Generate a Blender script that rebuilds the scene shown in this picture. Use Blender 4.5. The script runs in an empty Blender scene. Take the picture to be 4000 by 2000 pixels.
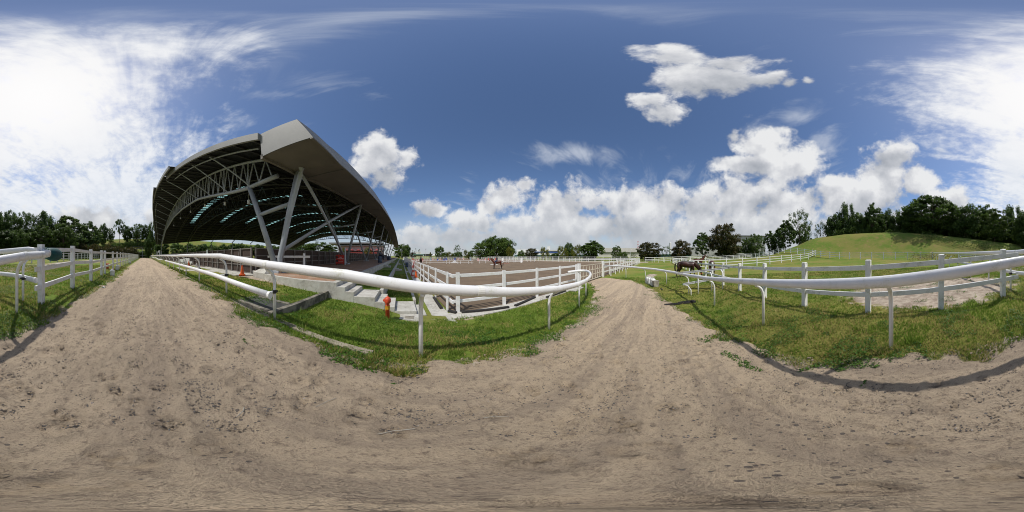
import bpy, math, random
import numpy as np
from mathutils import Vector, Matrix, Euler
random.seed(7)
RNG = np.random.default_rng(11)
R = math.radians
sc = bpy.context.scene
COL = sc.collection

# ------------------------------------------------------------------ camera
EYE = 1.6
CAM_AZ = 38.97           # degrees clockwise from +Y
cam = bpy.data.cameras.new('camera'); camo = bpy.data.objects.new('camera', cam); COL.objects.link(camo)
camo.location = (0, 0, EYE); camo.rotation_euler = (R(90), 0, R(-CAM_AZ))
cam.type = 'PANO'; cam.panorama_type = 'EQUIRECTANGULAR'
cam.clip_start = 0.02; cam.clip_end = 8000
sc.camera = camo

# ------------------------------------------------------------------ sun
SUN_AZ, SUN_EL = 232.0, 57.0
sd = Vector((math.sin(R(SUN_AZ))*math.cos(R(SUN_EL)), math.cos(R(SUN_AZ))*math.cos(R(SUN_EL)), math.sin(R(SUN_EL))))
sun = bpy.data.lights.new('sun', 'SUN'); suno = bpy.data.objects.new('sun', sun); COL.objects.link(suno)
sun.energy = 3.7; sun.angle = R(0.9); sun.color = (1.0, 0.955, 0.88)
suno.rotation_euler = (-sd).to_track_quat('-Z', 'Y').to_euler()
sc.view_settings.view_transform = 'Standard'; sc.view_settings.look = 'None'
sc.view_settings.exposure = 0.0; sc.view_settings.gamma = 1.0; sc.view_settings.use_curve_mapping = False
sc.cycles.max_bounces = 6; sc.cycles.transparent_max_bounces = 8
sc.cycles.diffuse_bounces = 3
sc.cycles.filter_width = 1.0

# ------------------------------------------------------------------ sky with clouds
def uv_dir(u, v):
    a = R((u-1567)*.09); e = R((1000-v)*.09)
    return Vector((math.sin(a)*math.cos(e), math.cos(a)*math.cos(e), math.sin(e)))

class NT:
    def __init__(s, tree): s.t = tree; s.n = tree.nodes; s.l = tree.links
    def new(s, typ, **kw):
        n = s.n.new(typ)
        for k, v in kw.items():
            if k == 'ins':
                for a, b in v.items():
                    sock = n.inputs[a]
                    if hasattr(b, 'is_output') or isinstance(b, bpy.types.NodeSocket): s.l.new(b, sock)
                    else: sock.default_value = b
            else: setattr(n, k, v)
        return n
    def math(s, op, a, b=0.0, c=None, clamp=False):
        ins = {0: a, 1: b}
        if c is not None: ins[2] = c
        return s.new('ShaderNodeMath', operation=op, use_clamp=clamp, ins=ins).outputs[0]
    def vmath(s, op, a, b=(0, 0, 0), scale=None):
        n = s.new('ShaderNodeVectorMath', operation=op, ins={0: a, 1: b})
        if scale is not None:
            if isinstance(scale, bpy.types.NodeSocket): s.l.new(scale, n.inputs['Scale'])
            else: n.inputs['Scale'].default_value = scale
        return n.outputs['Value'] if op in ('LENGTH', 'DOT_PRODUCT', 'DISTANCE') else n.outputs[0]
    def noise(s, vec, scale, detail=4, rough=.55, dist=0.0, out='Fac'):
        return s.new('ShaderNodeTexNoise', ins={'Vector': vec, 'Scale': scale, 'Detail': detail, 'Roughness': rough, 'Distortion': dist}).outputs[out]
    def ramp(s, fac, stops, interp='LINEAR'):
        n = s.new('ShaderNodeValToRGB', ins={0: fac}); cr = n.color_ramp; cr.interpolation = interp
        while len(cr.elements) < len(stops): cr.elements.new(.5)
        for e, (p, c) in zip(cr.elements, stops):
            e.position = p; e.color = c if len(c) == 4 else (*c, 1)
        return n.outputs[0]
    def mix(s, fac, a, b, blend='MIX'):
        n = s.new('ShaderNodeMix', data_type='RGBA', blend_type=blend)
        for k, v in ((0, fac), (6, a), (7, b)):
            if isinstance(v, bpy.types.NodeSocket): s.l.new(v, n.inputs[k])
            else: n.inputs[k].default_value = v if k == 0 else (v if len(v) == 4 else (*v, 1))
        return n.outputs[2]
    def maprange(s, v, a, b, c=0.0, d=1.0, smooth=True):
        return s.new('ShaderNodeMapRange', interpolation_type='SMOOTHSTEP' if smooth else 'LINEAR', ins={0: v, 1: a, 2: b, 3: c, 4: d}).outputs[0]

CUMULUS = [ # u, v, half width, half height (picture degrees / 0.09), strength
 (2680,225,190,48,1.05),(2860,250,170,48,1.05),(2700,300,170,75,1.05),(2860,310,160,60,1.05),(2540,392,85,32,.9),(2600,440,80,50,1.),(3000,305,130,36,1.),(3090,320,60,26,.9),(3180,318,32,18,.8),
 (2960,560,105,75,1.05),(3080,640,130,75,1.05),(2930,645,170,50,1.),(2870,530,35,35,.9),
 (1490,600,105,75,1.05),(1420,590,50,50,.95),(1585,610,60,45,.95),(1490,690,75,70,1.05),(1440,650,70,60,1.),
 (1975,760,95,65,1.05),(2040,715,50,42,1.),(1685,812,72,34,.95),(1860,870,105,55,1.05),(1660,905,90,45,.95),(1920,800,70,50,1.),
 (3490,625,90,60,1.2),(3460,690,120,100,1.25),(3440,740,120,90,1.2),(3400,790,150,100,1.1),(3590,710,110,60,1.1),(3680,790,120,80,1.1),(3300,760,180,80,1.1),
 (2200,810,130,75,1.1),(2330,780,110,70,1.05),(2480,800,160,85,1.1),(2640,790,110,70,1.05),(2740,810,130,85,1.1),(2900,790,180,100,1.1),(3090,790,190,100,1.1),(2380,890,450,85,1.12),(2900,900,580,95,1.15),(3500,880,540,110,1.1),(2050,900,180,50,1.),(1800,925,330,38,.95),(2600,950,1000,60,1.1),
 (600,850,75,60,.95),(340,860,230,80,.95),(1650,960,300,30,.8)]
VEIL = [ # the bright sheet round the sun
 (140,360,560,210,1.25),(300,540,470,190,1.2),(420,780,460,200,1.2),(3880,420,140,220,1.1),(3960,640,130,240,1.25),(4050,800,300,160,1.1),(60,900,800,90,1.1),(700,690,170,80,.95),(600,180,380,80,.85),(750,600,80,30,.55)]
CIRRUS = [(2260,600,240,50,1.0),(3130,450,110,80,.7),(3220,560,120,90,.9),(2960,500,150,40,.5),(1080,370,150,22,.6),(1060,190,170,50,.6),(500,110,800,60,.75),(3700,120,500,60,.6),
 (1830,720,45,80,.45),(2550,560,170,90,.5),(3680,605,30,22,.7),(2430,700,300,50,.6),(1100,130,250,20,.6),(1740,770,250,60,.4),(3070,130,30,20,.5),(2700,690,120,60,.6),(2000,30,2000,55,.75),(1500,90,400,50,.5),(800,60,600,50,.7),(3300,60,600,60,.6),(1250,330,200,60,.45),(1000,480,200,40,.5),(2000,590,120,40,.4)]

def bake_masks(W=1024, H=512):
    """soft outlines of the cloud banks as functions of the direction in the sky; all detail is added by noise nodes"""
    jj, ii = np.meshgrid(np.arange(H), np.arange(W), indexing='ij')
    az = (.5-(ii+.5)/W)*2*np.pi; el = ((jj+.5)/H-.5)*np.pi
    D = np.stack([np.cos(az)*np.cos(el), np.sin(az)*np.cos(el), np.sin(el)], -1)
    out = np.zeros((H, W, 4), np.float32)
    for ch, blobs in enumerate((CUMULUS, VEIL, CIRRUS)):
        cur = np.full((H, W), -3.0); sw = np.full((H, W), 1e-9); su = np.zeros((H, W))
        for u, v, du, dv, st in blobs:
            F = uv_dir(u, v); Rt = Vector((F.y, -F.x, 0)).normalized(); U = Rt.cross(F); e = R((1000-v)*.09)
            rx = math.sin(min(R(70), R(du*.09)*max(.12, math.cos(e)))); ry = math.sin(R(dv*.09))
            a = D@np.array(Rt)/rx; c = D@np.array(U)/ry; f = (D@np.array(F)-1)/1.1
            val = st*(1.55-np.sqrt(a*a+c*c+f*f)); val = np.maximum(val, -3)
            k = .3; h = np.clip(.5+.5*(val-cur)/k, 0, 1); cur = cur*(1-h)+val*h+k*h*(1-h)*.5
            if ch == 0:
                w = np.exp(3.0*val); sw += w; su += w*np.clip(c, -1.5, 1.5)
        out[:, :, ch] = (cur+3)/6
        if ch == 0: base = su/sw/3+.5
    out[:, :, 3] = 1; res = [out, np.stack([base]*3+[np.ones_like(base)], -1).astype(np.float32)]; ims = []
    for nm, px in zip(('sky_masks', 'cloud_height'), res):
        im = bpy.data.images.new(nm, W, H, alpha=False, float_buffer=True, is_data=True)
        im.pixels.foreach_set(px.ravel()); im.update(); im.pack(); ims.append(im)
    return ims

def build_world():
    w = bpy.data.worlds.new('World'); sc.world = w; w.use_nodes = True
    T = NT(w.node_tree); T.n.clear()
    out = T.new('ShaderNodeOutputWorld'); bg = T.new('ShaderNodeBackground'); T.l.new(bg.outputs[0], out.inputs[0])
    SK = .10
    bg.inputs['Strength'].default_value = SK
    sky = T.new('ShaderNodeTexSky', sky_type='NISHITA', sun_disc=False, sun_elevation=R(SUN_EL), sun_rotation=R(SUN_AZ), air_density=1.0, dust_density=.8, ozone_density=2.2)
    tc = T.new('ShaderNodeTexCoord'); v = T.vmath('NORMALIZE', tc.outputs['Generated'])
    w1 = T.noise(v, 4.5, 4, .6, out='Color')
    vw = T.vmath('ADD', v, T.vmath('SCALE', T.vmath('SUBTRACT', w1, (.5, .5, .5)), scale=.13))
    im1, im2 = bake_masks()
    ev = T.new('ShaderNodeTexEnvironment', image=im1, ins={'Vector': vw}); ev2 = T.new('ShaderNodeTexEnvironment', image=im2, ins={'Vector': vw})
    sp = T.new('ShaderNodeSeparateColor', ins={0: ev.outputs[0]})
    dec = lambda s: T.math('MULTIPLY_ADD', s, 6.0, -3.0)
    mC, mV, mW, mU = dec(sp.outputs[0]), dec(sp.outputs[1]), dec(sp.outputs[2]), T.math('MULTIPLY_ADD', ev2.outputs[0], 3.0, -1.5)
    def cum_tex(vec):
        a = T.noise(vec, 4.6, 7, .54, .2); b = T.noise(vec, 21.0, 5, .6, .3)
        return T.math('ADD', T.math('MULTIPLY', a, .72), T.math('MULTIPLY', b, .28))
    t0 = cum_tex(v)
    off = T.vmath('ADD', v, tuple(sd*.035 + Vector((0, 0, .045))))
    t1 = cum_tex(off)
    fC = T.math('ADD', mC, T.math('MULTIPLY_ADD', t0, 4.0, -2.0))
    sep = T.new('ShaderNodeSeparateXYZ', ins={0: v})
    zz = T.math('ADD', T.math('MAXIMUM', sep.outputs[2], 0.0), .22)
    pl = T.new('ShaderNodeCombineXYZ', ins={0: T.math('DIVIDE', sep.outputs[0], zz), 1: T.math('DIVIDE', sep.outputs[1], zz), 2: 0.0}).outputs[0]
    mp = T.new('ShaderNodeMapping'); T.l.new(pl, mp.inputs['Vector'])
    mp.inputs['Rotation'].default_value = (0, 0, R(52)); mp.inputs['Scale'].default_value = (.9, 2.3, 1)
    st = T.noise(mp.outputs[0], 2.4, 7, .62, .6)
    mack = T.noise(pl, 16.0, 4, .6, .2)
    st2 = T.math('ADD', T.math('MULTIPLY', st, .7), T.math('MULTIPLY', mack, .3))
    fV = T.math('ADD', mV, T.math('MULTIPLY_ADD', st2, 3.4, -1.6))
    fW = T.math('ADD', mW, T.math('MULTIPLY_ADD', st, 3.6, -2.0))
    blue = T.new('ShaderNodeHueSaturation', ins={'Hue': .50, 'Saturation': 1.04, 'Value': 1.13, 'Color': sky.outputs[0]}).outputs[0]
    blue = T.mix(1.0, blue, (.90, .955, 1.05, 1), 'MULTIPLY')
    sdot = T.vmath('DOT_PRODUCT', v, tuple(sd))
    glow = T.math('POWER', T.math('MAXIMUM', sdot, 0.0), 5.0)
    wv = 1/SK
    mw = T.maprange(fW, .25, 1.9, 0, .75)
    c1 = T.mix(mw, blue, tuple(x*wv for x in (.58, .63, .72)))
    ms = T.maprange(fV, .30, 1.5)
    shade = T.maprange(st2, .38, .62)
    sc_col = T.mix(shade, tuple(x*wv for x in (.60, .67, .78)), tuple(x*wv for x in (.80, .84, .90)))
    sc_col = T.mix(T.math('MULTIPLY', glow, 1.1, clamp=True), sc_col, tuple(x*wv for x in (.98, .97, .96)))
    c2 = T.mix(T.math('MULTIPLY', ms, .94), c1, sc_col)
    mc = T.maprange(fC, .42, 1.08)
    dif = T.math('ADD', T.math('MULTIPLY', T.math('SUBTRACT', t0, t1), 1.9), T.math('MULTIPLY', T.math('SUBTRACT', T.noise(v, 4.6, 2, .5, .2), T.noise(T.vmath('ADD', v, tuple(sd*.07 + Vector((0, 0, .07)))), 4.6, 2, .5, .2)), 1.3))
    thick = T.maprange(fC, .7, 2.4)
    litc = T.math('ADD', T.math('ADD', T.math('MULTIPLY_ADD', mU, .40, .66), dif), T.math('MULTIPLY', thick, -.16), clamp=True)
    cc = T.ramp(litc, [(0.0, tuple(x/1.0 for x in (.36, .385, .43))), (.4, (.50, .52, .56)), (.72, (.66, .67, .70)), (1.0, (.84, .845, .85))])
    cc = T.vmath('SCALE', cc, scale=wv)
    c3 = T.mix(T.math('MULTIPLY', mc, .97), c2, cc)
    hz_ = T.maprange(sep.outputs[2], .33, -.03, 0, .78)
    c4 = T.mix(hz_, c3, tuple(x*wv for x in (.50, .535, .575)))
    T.l.new(c4, bg.inputs[0])
    w.cycles.sampling_method = 'MANUAL'; w.cycles.sample_map_resolution = 512
build_world()

# ------------------------------------------------------------------ mesh helpers
class MB:
    def __init__(s): s.v = []; s.f = []
    def add(s, vs, fs):
        o = len(s.v); s.v += [tuple(p) for p in vs]; s.f += [tuple(i+o for i in f) for f in fs]; return s
    def box(s, x0, x1, y0, y1, z0, z1):
        vs = [(x, y, z) for z in (z0, z1) for y in (y0, y1) for x in (x0, x1)]
        return s.add(vs, [(0, 2, 3, 1), (4, 5, 7, 6), (0, 1, 5, 4), (2, 6, 7, 3), (0, 4, 6, 2), (1, 3, 7, 5)])
    def bar(s, p, q, w, h, up=(0, 0, 1)):
        p = Vector(p); q = Vector(q); d = (q-p).normalized(); up = Vector(up)
        sx = d.cross(up)
        if sx.length < 1e-4: sx = d.cross(Vector((1, 0, 0)))
        sx.normalize(); uz = sx.cross(d).normalized()
        vs = []
        for c in (p, q):
            for a, b in ((-1, -1), (1, -1), (1, 1), (-1, 1)): vs.append(c+sx*(a*w/2)+uz*(b*h/2))
        return s.add(vs, [(3, 2, 1, 0), (4, 5, 6, 7), (0, 1, 5, 4), (1, 2, 6, 5), (2, 3, 7, 6), (3, 0, 4, 7)])
    def tube(s, path, r, seg=10, ry=None, cap=True, up=(0, 0, 1)):
        P = [Vector(p) for p in path]; n = len(P); rs = r if isinstance(r, (list, tuple)) else [r]*n
        k = 1.0 if ry is None else ry/(rs[0] or 1)
        vs = []; prev = None
        for i, p in enumerate(P):
            d = (P[min(i+1, n-1)]-P[max(i-1, 0)]).normalized()
            sx = d.cross(Vector(up))
            if sx.length < .05: sx = prev if prev is not None else d.cross(Vector((1, 0, 0)))
            sx = (sx - d*sx.dot(d)).normalized()
            if prev is not None and sx.dot(prev) < 0: sx = -sx
            prev = sx; uz = sx.cross(d)
            for j in range(seg):
                a = 2*math.pi*j/seg
                vs.append(p+sx*(math.cos(a)*rs[i])+uz*(math.sin(a)*rs[i]*k))
        fs = [(i*seg+j, i*seg+(j+1) % seg, (i+1)*seg+(j+1) % seg, (i+1)*seg+j) for i in range(n-1) for j in range(seg)]
        if cap: fs += [tuple(range(seg))[::-1], tuple((n-1)*seg+j for j in range(seg))]
        return s.add(vs, fs)
    def lathe(s, prof, seg=20, c=(0, 0, 0)):
        vs = [(c[0]+r*math.cos(2*math.pi*j/seg), c[1]+r*math.sin(2*math.pi*j/seg), c[2]+z) for r, z in prof for j in range(seg)]
        n = len(prof)
        fs = [(i*seg+j, i*seg+(j+1) % seg, (i+1)*seg+(j+1) % seg, (i+1)*seg+j) for i in range(n-1) for j in range(seg)]
        fs += [tuple(range(seg))[::-1], tuple((n-1)*seg+j for j in range(seg))]
        return s.add(vs, fs)
    def prism(s, poly, z0, z1):
        n = len(poly)
        vs = [(x, y, z0) for x, y in poly]+[(x, y, z1) for x, y in poly]
        return s.add(vs, [tuple(range(n))[::-1], tuple(range(n, 2*n))]+[(i, (i+1) % n, n+(i+1) % n, n+i) for i in range(n)])
    def mesh(s, name, m=None, smooth=False):
        me = bpy.data.meshes.new(name); me.from_pydata(s.v, [], s.f); me.validate()
        if m: me.materials.append(m)
        if smooth: me.shade_smooth() if hasattr(me, 'shade_smooth') else me.polygons.foreach_set('use_smooth', [True]*len(me.polygons))
        return me
    def build(s, name, m, parent=None, smooth=False, loc=None, bevel=0):
        o = bpy.data.objects.new(name, s.mesh(name, m, smooth)); COL.objects.link(o)
        if parent: o.parent = parent
        if loc: o.location = loc
        if bevel:
            b = o.modifiers.new('bevel', 'BEVEL'); b.width = bevel; b.segments = 2; b.limit_method = 'ANGLE'
        return o
def tag(o, label=None, cat=None, group=None, kind=None):
    if label: o['label'] = label
    if cat: o['category'] = cat
    if group: o['group'] = group
    if kind: o['kind'] = kind
    return o
def thing(name, label, cat, loc=(0, 0, 0), rz=0, group=None, scale=None):
    o = bpy.data.objects.new(name, None); COL.objects.link(o); o.location = loc; o.rotation_euler = (0, 0, rz)
    o.empty_display_size = .2
    if scale: o.scale = scale
    return tag(o, label, cat, group)
def inst(src, parent, loc, rot=None, scale=None):
    c = src.copy(); COL.objects.link(c); c.parent = parent; c.location = loc
    if rot is not None: c.rotation_euler = rot
    if scale is not None: c.scale = scale
    return c
def copy_tree(o, parent=None):
    c = o.copy(); COL.objects.link(c); c.parent = parent
    for ch in list(o.children): copy_tree(ch, c)
    return c
def np_mesh(name, V, F, m, attrs=None, smooth=False, kind=None, parent=None):
    V = np.asarray(V, dtype=np.float32); F = np.asarray(F, dtype=np.int32); n, k = F.shape
    me = bpy.data.meshes.new(name)
    me.vertices.add(len(V)); me.vertices.foreach_set('co', V.ravel())
    me.loops.add(n*k); me.loops.foreach_set('vertex_index', F.ravel())
    me.polygons.add(n); me.polygons.foreach_set('loop_start', np.arange(0, n*k, k, dtype=np.int32))
    me.update(calc_edges=True)
    if smooth: me.polygons.foreach_set('use_smooth', np.ones(n, dtype=bool))
    for an, av in (attrs or {}).items():
        a = me.attributes.new(an, 'FLOAT', 'POINT'); a.data.foreach_set('value', np.asarray(av, dtype=np.float32).ravel())
    me.materials.append(m)
    o = bpy.data.objects.new(name, me); COL.objects.link(o)
    if parent: o.parent = parent
    if kind: o['kind'] = kind
    return o

# value noise for terrain and scatter
_T = RNG.random((256, 256))
def vn(x, y):
    x = np.asarray(x, float); y = np.asarray(y, float)
    xi = np.floor(x).astype(int); yi = np.floor(y).astype(int); fx = x-xi; fy = y-yi
    fx = fx*fx*(3-2*fx); fy = fy*fy*(3-2*fy)
    a = _T[xi % 256, yi % 256]; b = _T[(xi+1) % 256, yi % 256]; c = _T[xi % 256, (yi+1) % 256]; d = _T[(xi+1) % 256, (yi+1) % 256]
    return (a*(1-fx)+b*fx)*(1-fy)+(c*(1-fx)+d*fx)*fy
def fbm(x, y, o=4):
    s = 0; a = .5; t = 0
    for i in range(o):
        s = s+a*vn(x*2**i+17.3*i, y*2**i+5.1*i); t += a; a *= .5
    return s/t
def sstep(a, b, x):
    t = np.clip((np.asarray(x, float)-a)/(b-a), 0, 1); return t*t*(3-2*t)

# ------------------------------------------------------------------ ground heights
TX = ([-300, -66, -20, -7, -4.4, -2.2, 0, 3, 5.5, 8, 300], [.75, .75, .55, .47, .42, .29, .04, -.28, -.46, -.5, -.5])
SX = ([-300, -60, -10, -5, -2.44, -.7, 1.1, 3, 5, 7, 9, 15, 40, 300], [.9, .8, .68, .62, .42, .27, .13, .03, -.07, -.14, -.19, -.28, -.35, -.35])
NX = ([-2.47, -1.4, -.5, 0, .6, 1.5, 3], [.14, .04, -.13, -.30, -.34, -.48, -.5])
S_EDGE = ([-75, -7, -3.4, -2.3, 0, 1.9, 3.6, 6.2, 10, 13.4, 14.6, 14.9], [-1.7, -1.5, -1.65, -1.75, -1.95, -1.6, -1.3, -.65, .4, 1.9, 4.2, 5.2])
N_EDGE = ([-75, -5, 0, 2, 4.2, 7.5, 10, 11.3, 12, 14.9], [2.0, 2.05, 1.9, 1.95, 2.1, 3.0, 4.0, 5.0, 5.3, 5.3])
RIDGE1 = [(33, -38, 1.6), (30, -41, 4.4), (27, -43, 6.4), (20, -46, 7.3), (5, -49, 7.8), (-10, -48, 6.6), (-25, -43, 4.8), (-34, -40, 3.8), (-50, -38, 3.4), (-70, -40, 4.5)]
RIDGE2 = [(-125, -75, 6), (-118, -45, 12.5), (-115, -10, 13.0), (-115, 40, 12), (-115, 120, 10)]
def ridge(x, y, P, w0):
    best = np.zeros(np.shape(x))
    for (x0, y0, h0), (x1, y1, h1) in zip(P[:-1], P[1:]):
        dx, dy = x1-x0, y1-y0; L = dx*dx+dy*dy
        t = np.clip(((x-x0)*dx+(y-y0)*dy)/L, 0, 1)
        d = np.hypot(x-(x0+t*dx), y-(y0+t*dy)); h = h0+t*(h1-h0)
        best = np.maximum(best, h*(1-sstep(0, w0, d)))
    return best
def hz(x, y):
    x = np.asarray(x, float); y = np.asarray(y, float)
    z = np.interp(x, *TX)
    zs = np.interp(x, *SX)
    t = np.clip((-y-4)/26, 0, 1)
    zs = zs+(0.95-zs)*t**1.4
    wS = np.where(x > 9, sstep(1.0, -3.8, y), sstep(-1.9, -3.7, y))
    z = z*(1-wS)+zs*wS
    z = z+.12*sstep(-1.6, -2.3, y)*sstep(-3.7, -2.7, y)*sstep(6, 3.5, x)*sstep(-7, -3.5, x)
    zn = np.interp(x, *NX)
    wN = np.where(x < -.9, sstep(2.35, 3.5, y)*sstep(-.2, -1.4, x)+sstep(2.4, 4.7, y)*(1-sstep(-.2, -1.4, x)), sstep(2.4, 4.7, y))*(x > -2.47)
    z = z*(1-wN)+zn*wN
    z = z-.05*sstep(3.6, 4.6, y)*((x < -2.5) & (x > -9))
    far = (y > 5.2) & (x > -2.2)
    z = np.where(far, -.53, z)
    z = np.where((y > 5.0) & (x <= -2.2) & (x > -64) & (y < 92), np.minimum(z, .42), z)
    z = z+ridge(x, y, RIDGE1, 17.0)+ridge(x, y, RIDGE2, 36.0)
    return z
def h1(x, y): return float(hz(np.array([x]), np.array([y]))[0])
def uvp(u, v, D):
    a = R((u-1567)*.09); d = D/math.tan(R((v-1000)*.09)); return d*math.sin(a), d*math.cos(a)
def ud(u, d):
    a = R((u-1567)*.09); return d*math.sin(a), d*math.cos(a)
def vz(v, d): return EYE+d*math.tan(R((1000-v)*.09))
# ------------------------------------------------------------------ materials
def mat(name, col, rough=.6, col2=None, ns=3.0, nd=5, lo=.35, hi=.65, bump=0.0, bs=None, bd=.01, spec=.4, metal=0.0, coord='Object', stretch=None, extra=None):
    m = bpy.data.materials.new(name); m.use_nodes = True; T = NT(m.node_tree); b = T.n['Principled BSDF']
    b.inputs['Roughness'].default_value = rough; b.inputs['Metallic'].default_value = metal
    b.inputs['Specular IOR Level'].default_value = spec
    tc = T.new('ShaderNodeTexCoord')
    vec = tc.outputs[coord] if coord != 'World' else T.new('ShaderNodeNewGeometry').outputs['Position']
    if stretch:
        mp = T.new('ShaderNodeMapping', ins={'Vector': vec}); mp.inputs['Scale'].default_value = stretch; vec = mp.outputs[0]
    c = (*col, 1)
    b.inputs['Base Color'].default_value = c
    cur = None
    if col2 is not None:
        n = T.noise(vec, ns, nd, .6)
        cur = T.mix(T.maprange(n, lo, hi), (*col, 1), (*col2, 1)); T.l.new(cur, b.inputs['Base Color'])
    if extra: cur = extra(T, vec, cur, b) or cur
    if bump:
        n = T.noise(vec, bs or ns*6, 6, .65)
        bp = T.new('ShaderNodeBump', ins={'Strength': bump, 'Distance': bd, 'Height': n}); T.l.new(bp.outputs[0], b.inputs['Normal'])
    return m

def grime(T, vec, cur, b):   # scuffs and algae on white plastic rails
    g = T.new('ShaderNodeNewGeometry')
    n = T.noise(g.outputs['Position'], 3.1, 6, .7)
    n2 = T.noise(g.outputs['Position'], 38.0, 3, .6)
    c = T.mix(T.math('MULTIPLY', T.maprange(n, .50, .74), T.maprange(n2, .35, .7, .25, 1.0)), cur if cur is not None else (.78, .78, .78, 1), (.50, .50, .40, 1))
    T.l.new(c, b.inputs['Base Color']); return c
M = {}
M['white'] = mat('white_plastic', (.80, .80, .80), .38, (.74, .745, .76), 2.0, extra=grime, spec=.45)
def mossy(T, vec, cur, b):
    g = T.new('ShaderNodeNewGeometry')
    n = T.noise(g.outputs['Position'], 2.3, 6, .7); n2 = T.noise(g.outputs['Position'], 26.0, 4, .65)
    c = T.mix(T.math('MULTIPLY', T.maprange(n, .49, .70), T.maprange(n2, .3, .65, .1, 1.0)), cur, (.40, .41, .28, 1))
    T.l.new(c, b.inputs['Base Color']); return c
M['moss'] = mat('weathered_white_plastic', (.82, .82, .80), .5, (.76, .76, .73), 3.0, extra=mossy, spec=.35)
M['alu'] = mat('aluminium', (.72, .73, .74), .35, (.60, .61, .63), 3.0, metal=.15)
M['black'] = mat('black_plastic', (.02, .02, .022), .5, (.035, .03, .03), 6.0, bump=.2, bs=30)
M['rubber'] = mat('black_rubber', (.014, .013, .013), .75, (.03, .028, .026), 8.0, bump=.4, bs=40)
def stains(T, vec, cur, b):
    g = T.new('ShaderNodeNewGeometry')
    n = T.noise(g.outputs['Position'], 1.7, 8, .72, .8); n2 = T.noise(g.outputs['Position'], 11.0, 7, .7)
    k = T.math('MULTIPLY', T.math('MULTIPLY', T.maprange(n, .46, .64), T.maprange(n2, .38, .66)), .8)
    c = T.mix(k, cur, (.18, .17, .14, 1)); T.l.new(c, b.inputs['Base Color']); return c
M['concrete'] = mat('concrete', (.52, .51, .47), .85, (.43, .41, .365), 3.5, bump=.35, bs=30, bd=.004, extra=stains, coord='World')
M['concrete_clean'] = mat('pale_concrete', (.50, .49, .45), .85, (.41, .395, .35), 2.5, bump=.3, bs=30, bd=.004, coord='World', extra=stains)
M['kerbstone'] = mat('sandy_kerb_concrete', (.33, .29, .22), .9, (.20, .175, .125), 5.0, bump=.4, bs=26, bd=.005, coord='World')
M['concrete_dark'] = mat('mossy_concrete', (.235, .215, .175), .9, (.085, .08, .065), 4.5, lo=.4, hi=.6, bump=.5, bs=26, bd=.006, coord='World')
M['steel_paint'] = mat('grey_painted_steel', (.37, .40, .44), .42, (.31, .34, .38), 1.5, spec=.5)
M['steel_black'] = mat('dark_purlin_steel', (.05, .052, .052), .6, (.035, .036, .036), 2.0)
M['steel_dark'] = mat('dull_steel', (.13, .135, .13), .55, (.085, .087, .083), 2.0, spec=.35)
M['fascia'] = mat('pale_grey_cladding', (.27, .275, .28), .6, (.24, .245, .25), .6, spec=.2, coord='World')
M['soffit'] = mat('brown_grey_soffit', (.155, .14, .12), .6, (.125, .115, .10), .8, coord='World')
def corr(T, vec, cur, b):
    g = T.new('ShaderNodeNewGeometry'); w = T.new('ShaderNodeTexWave', bands_direction='X', ins={'Vector': g.outputs['Position'], 'Scale': 2.2, 'Distortion': 0.0})
    bp = T.new('ShaderNodeBump', ins={'Strength': .9, 'Distance': .05, 'Height': w.outputs['Fac']}); T.l.new(bp.outputs[0], b.inputs['Normal'])
M['roof'] = mat('corrugated_roof_sheet', (.026, .030, .034), .5, (.017, .020, .023), .7, coord='World', extra=corr)
def translucent(name, col):
    m = bpy.data.materials.new(name); m.use_nodes = True; T = NT(m.node_tree); T.n.clear()
    o = T.new('ShaderNodeOutputMaterial'); tr = T.new('ShaderNodeBsdfTranslucent', ins={'Color': (*col, 1)}); di = T.new('ShaderNodeBsdfDiffuse', ins={'Color': (.2, .25, .25, 1)})
    mx = T.new('ShaderNodeMixShader', ins={0: .12, 1: tr.outputs[0], 2: di.outputs[0]}); T.l.new(mx.outputs[0], o.inputs[0]); return m
M['skylight'] = translucent('turquoise_translucent_sheet', (.28, .52, .50))
M['red'] = mat('red_paint', (.55, .03, .02), .45, (.42, .03, .02), 4.0)
M['hydrant'] = mat('orange_red_paint', (.62, .085, .03), .5, (.45, .06, .03), 9.0, bump=.2, bs=40)
M['yellow'] = mat('yellow_paint', (.75, .38, .02), .5, (.6, .3, .03), 9.0)
M['rust'] = mat('rusty_iron', (.13, .045, .03), .8, (.06, .03, .03), 12.0)
M['orange'] = mat('orange_plastic', (.75, .12, .02), .5, (.62, .10, .02), 5.0)
M['bucket'] = mat('faded_orange_plastic', (.72, .17, .10), .5, (.6, .13, .08), 5.0)
M['drum'] = mat('blue_grey_plastic', (.075, .11, .17), .5, (.055, .08, .125), 4.0)
M['jerry'] = mat('translucent_white_plastic', (.70, .71, .70), .45, (.58, .59, .56), 5.0)
M['greycan'] = mat('dirty_grey_plastic', (.38, .36, .31), .7, (.22, .20, .16), 5.0)
M['cloth'] = mat('teal_green_cloth', (.004, .085, .085), .7, (.004, .05, .055), 6.0, bump=.5, bs=16, bd=.01)
M['letter'] = mat('white_lettering', (.8, .8, .8), .6)
M['green_mesh'] = mat('green_mesh_netting', (.015, .10, .085), .8, (.02, .07, .06), 2.0)
M['steel_light'] = mat('pale_painted_steel', (.5, .52, .54), .5)
M['signwhite'] = mat('white_sign_face', (.75, .78, .76), .5)
M['signgreen'] = mat('green_sign_lettering', (.03, .2, .12), .5)
M['glass'] = mat('dark_window_glass', (.05, .07, .09), .12, spec=.8)
M['hoof'] = mat('hoof_horn', (.05, .04, .035), .6)
M['sock'] = mat('white_horse_hair', (.7, .66, .6), .8)
M['hair'] = mat('black_horse_hair', (.012, .009, .008), .55)
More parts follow.
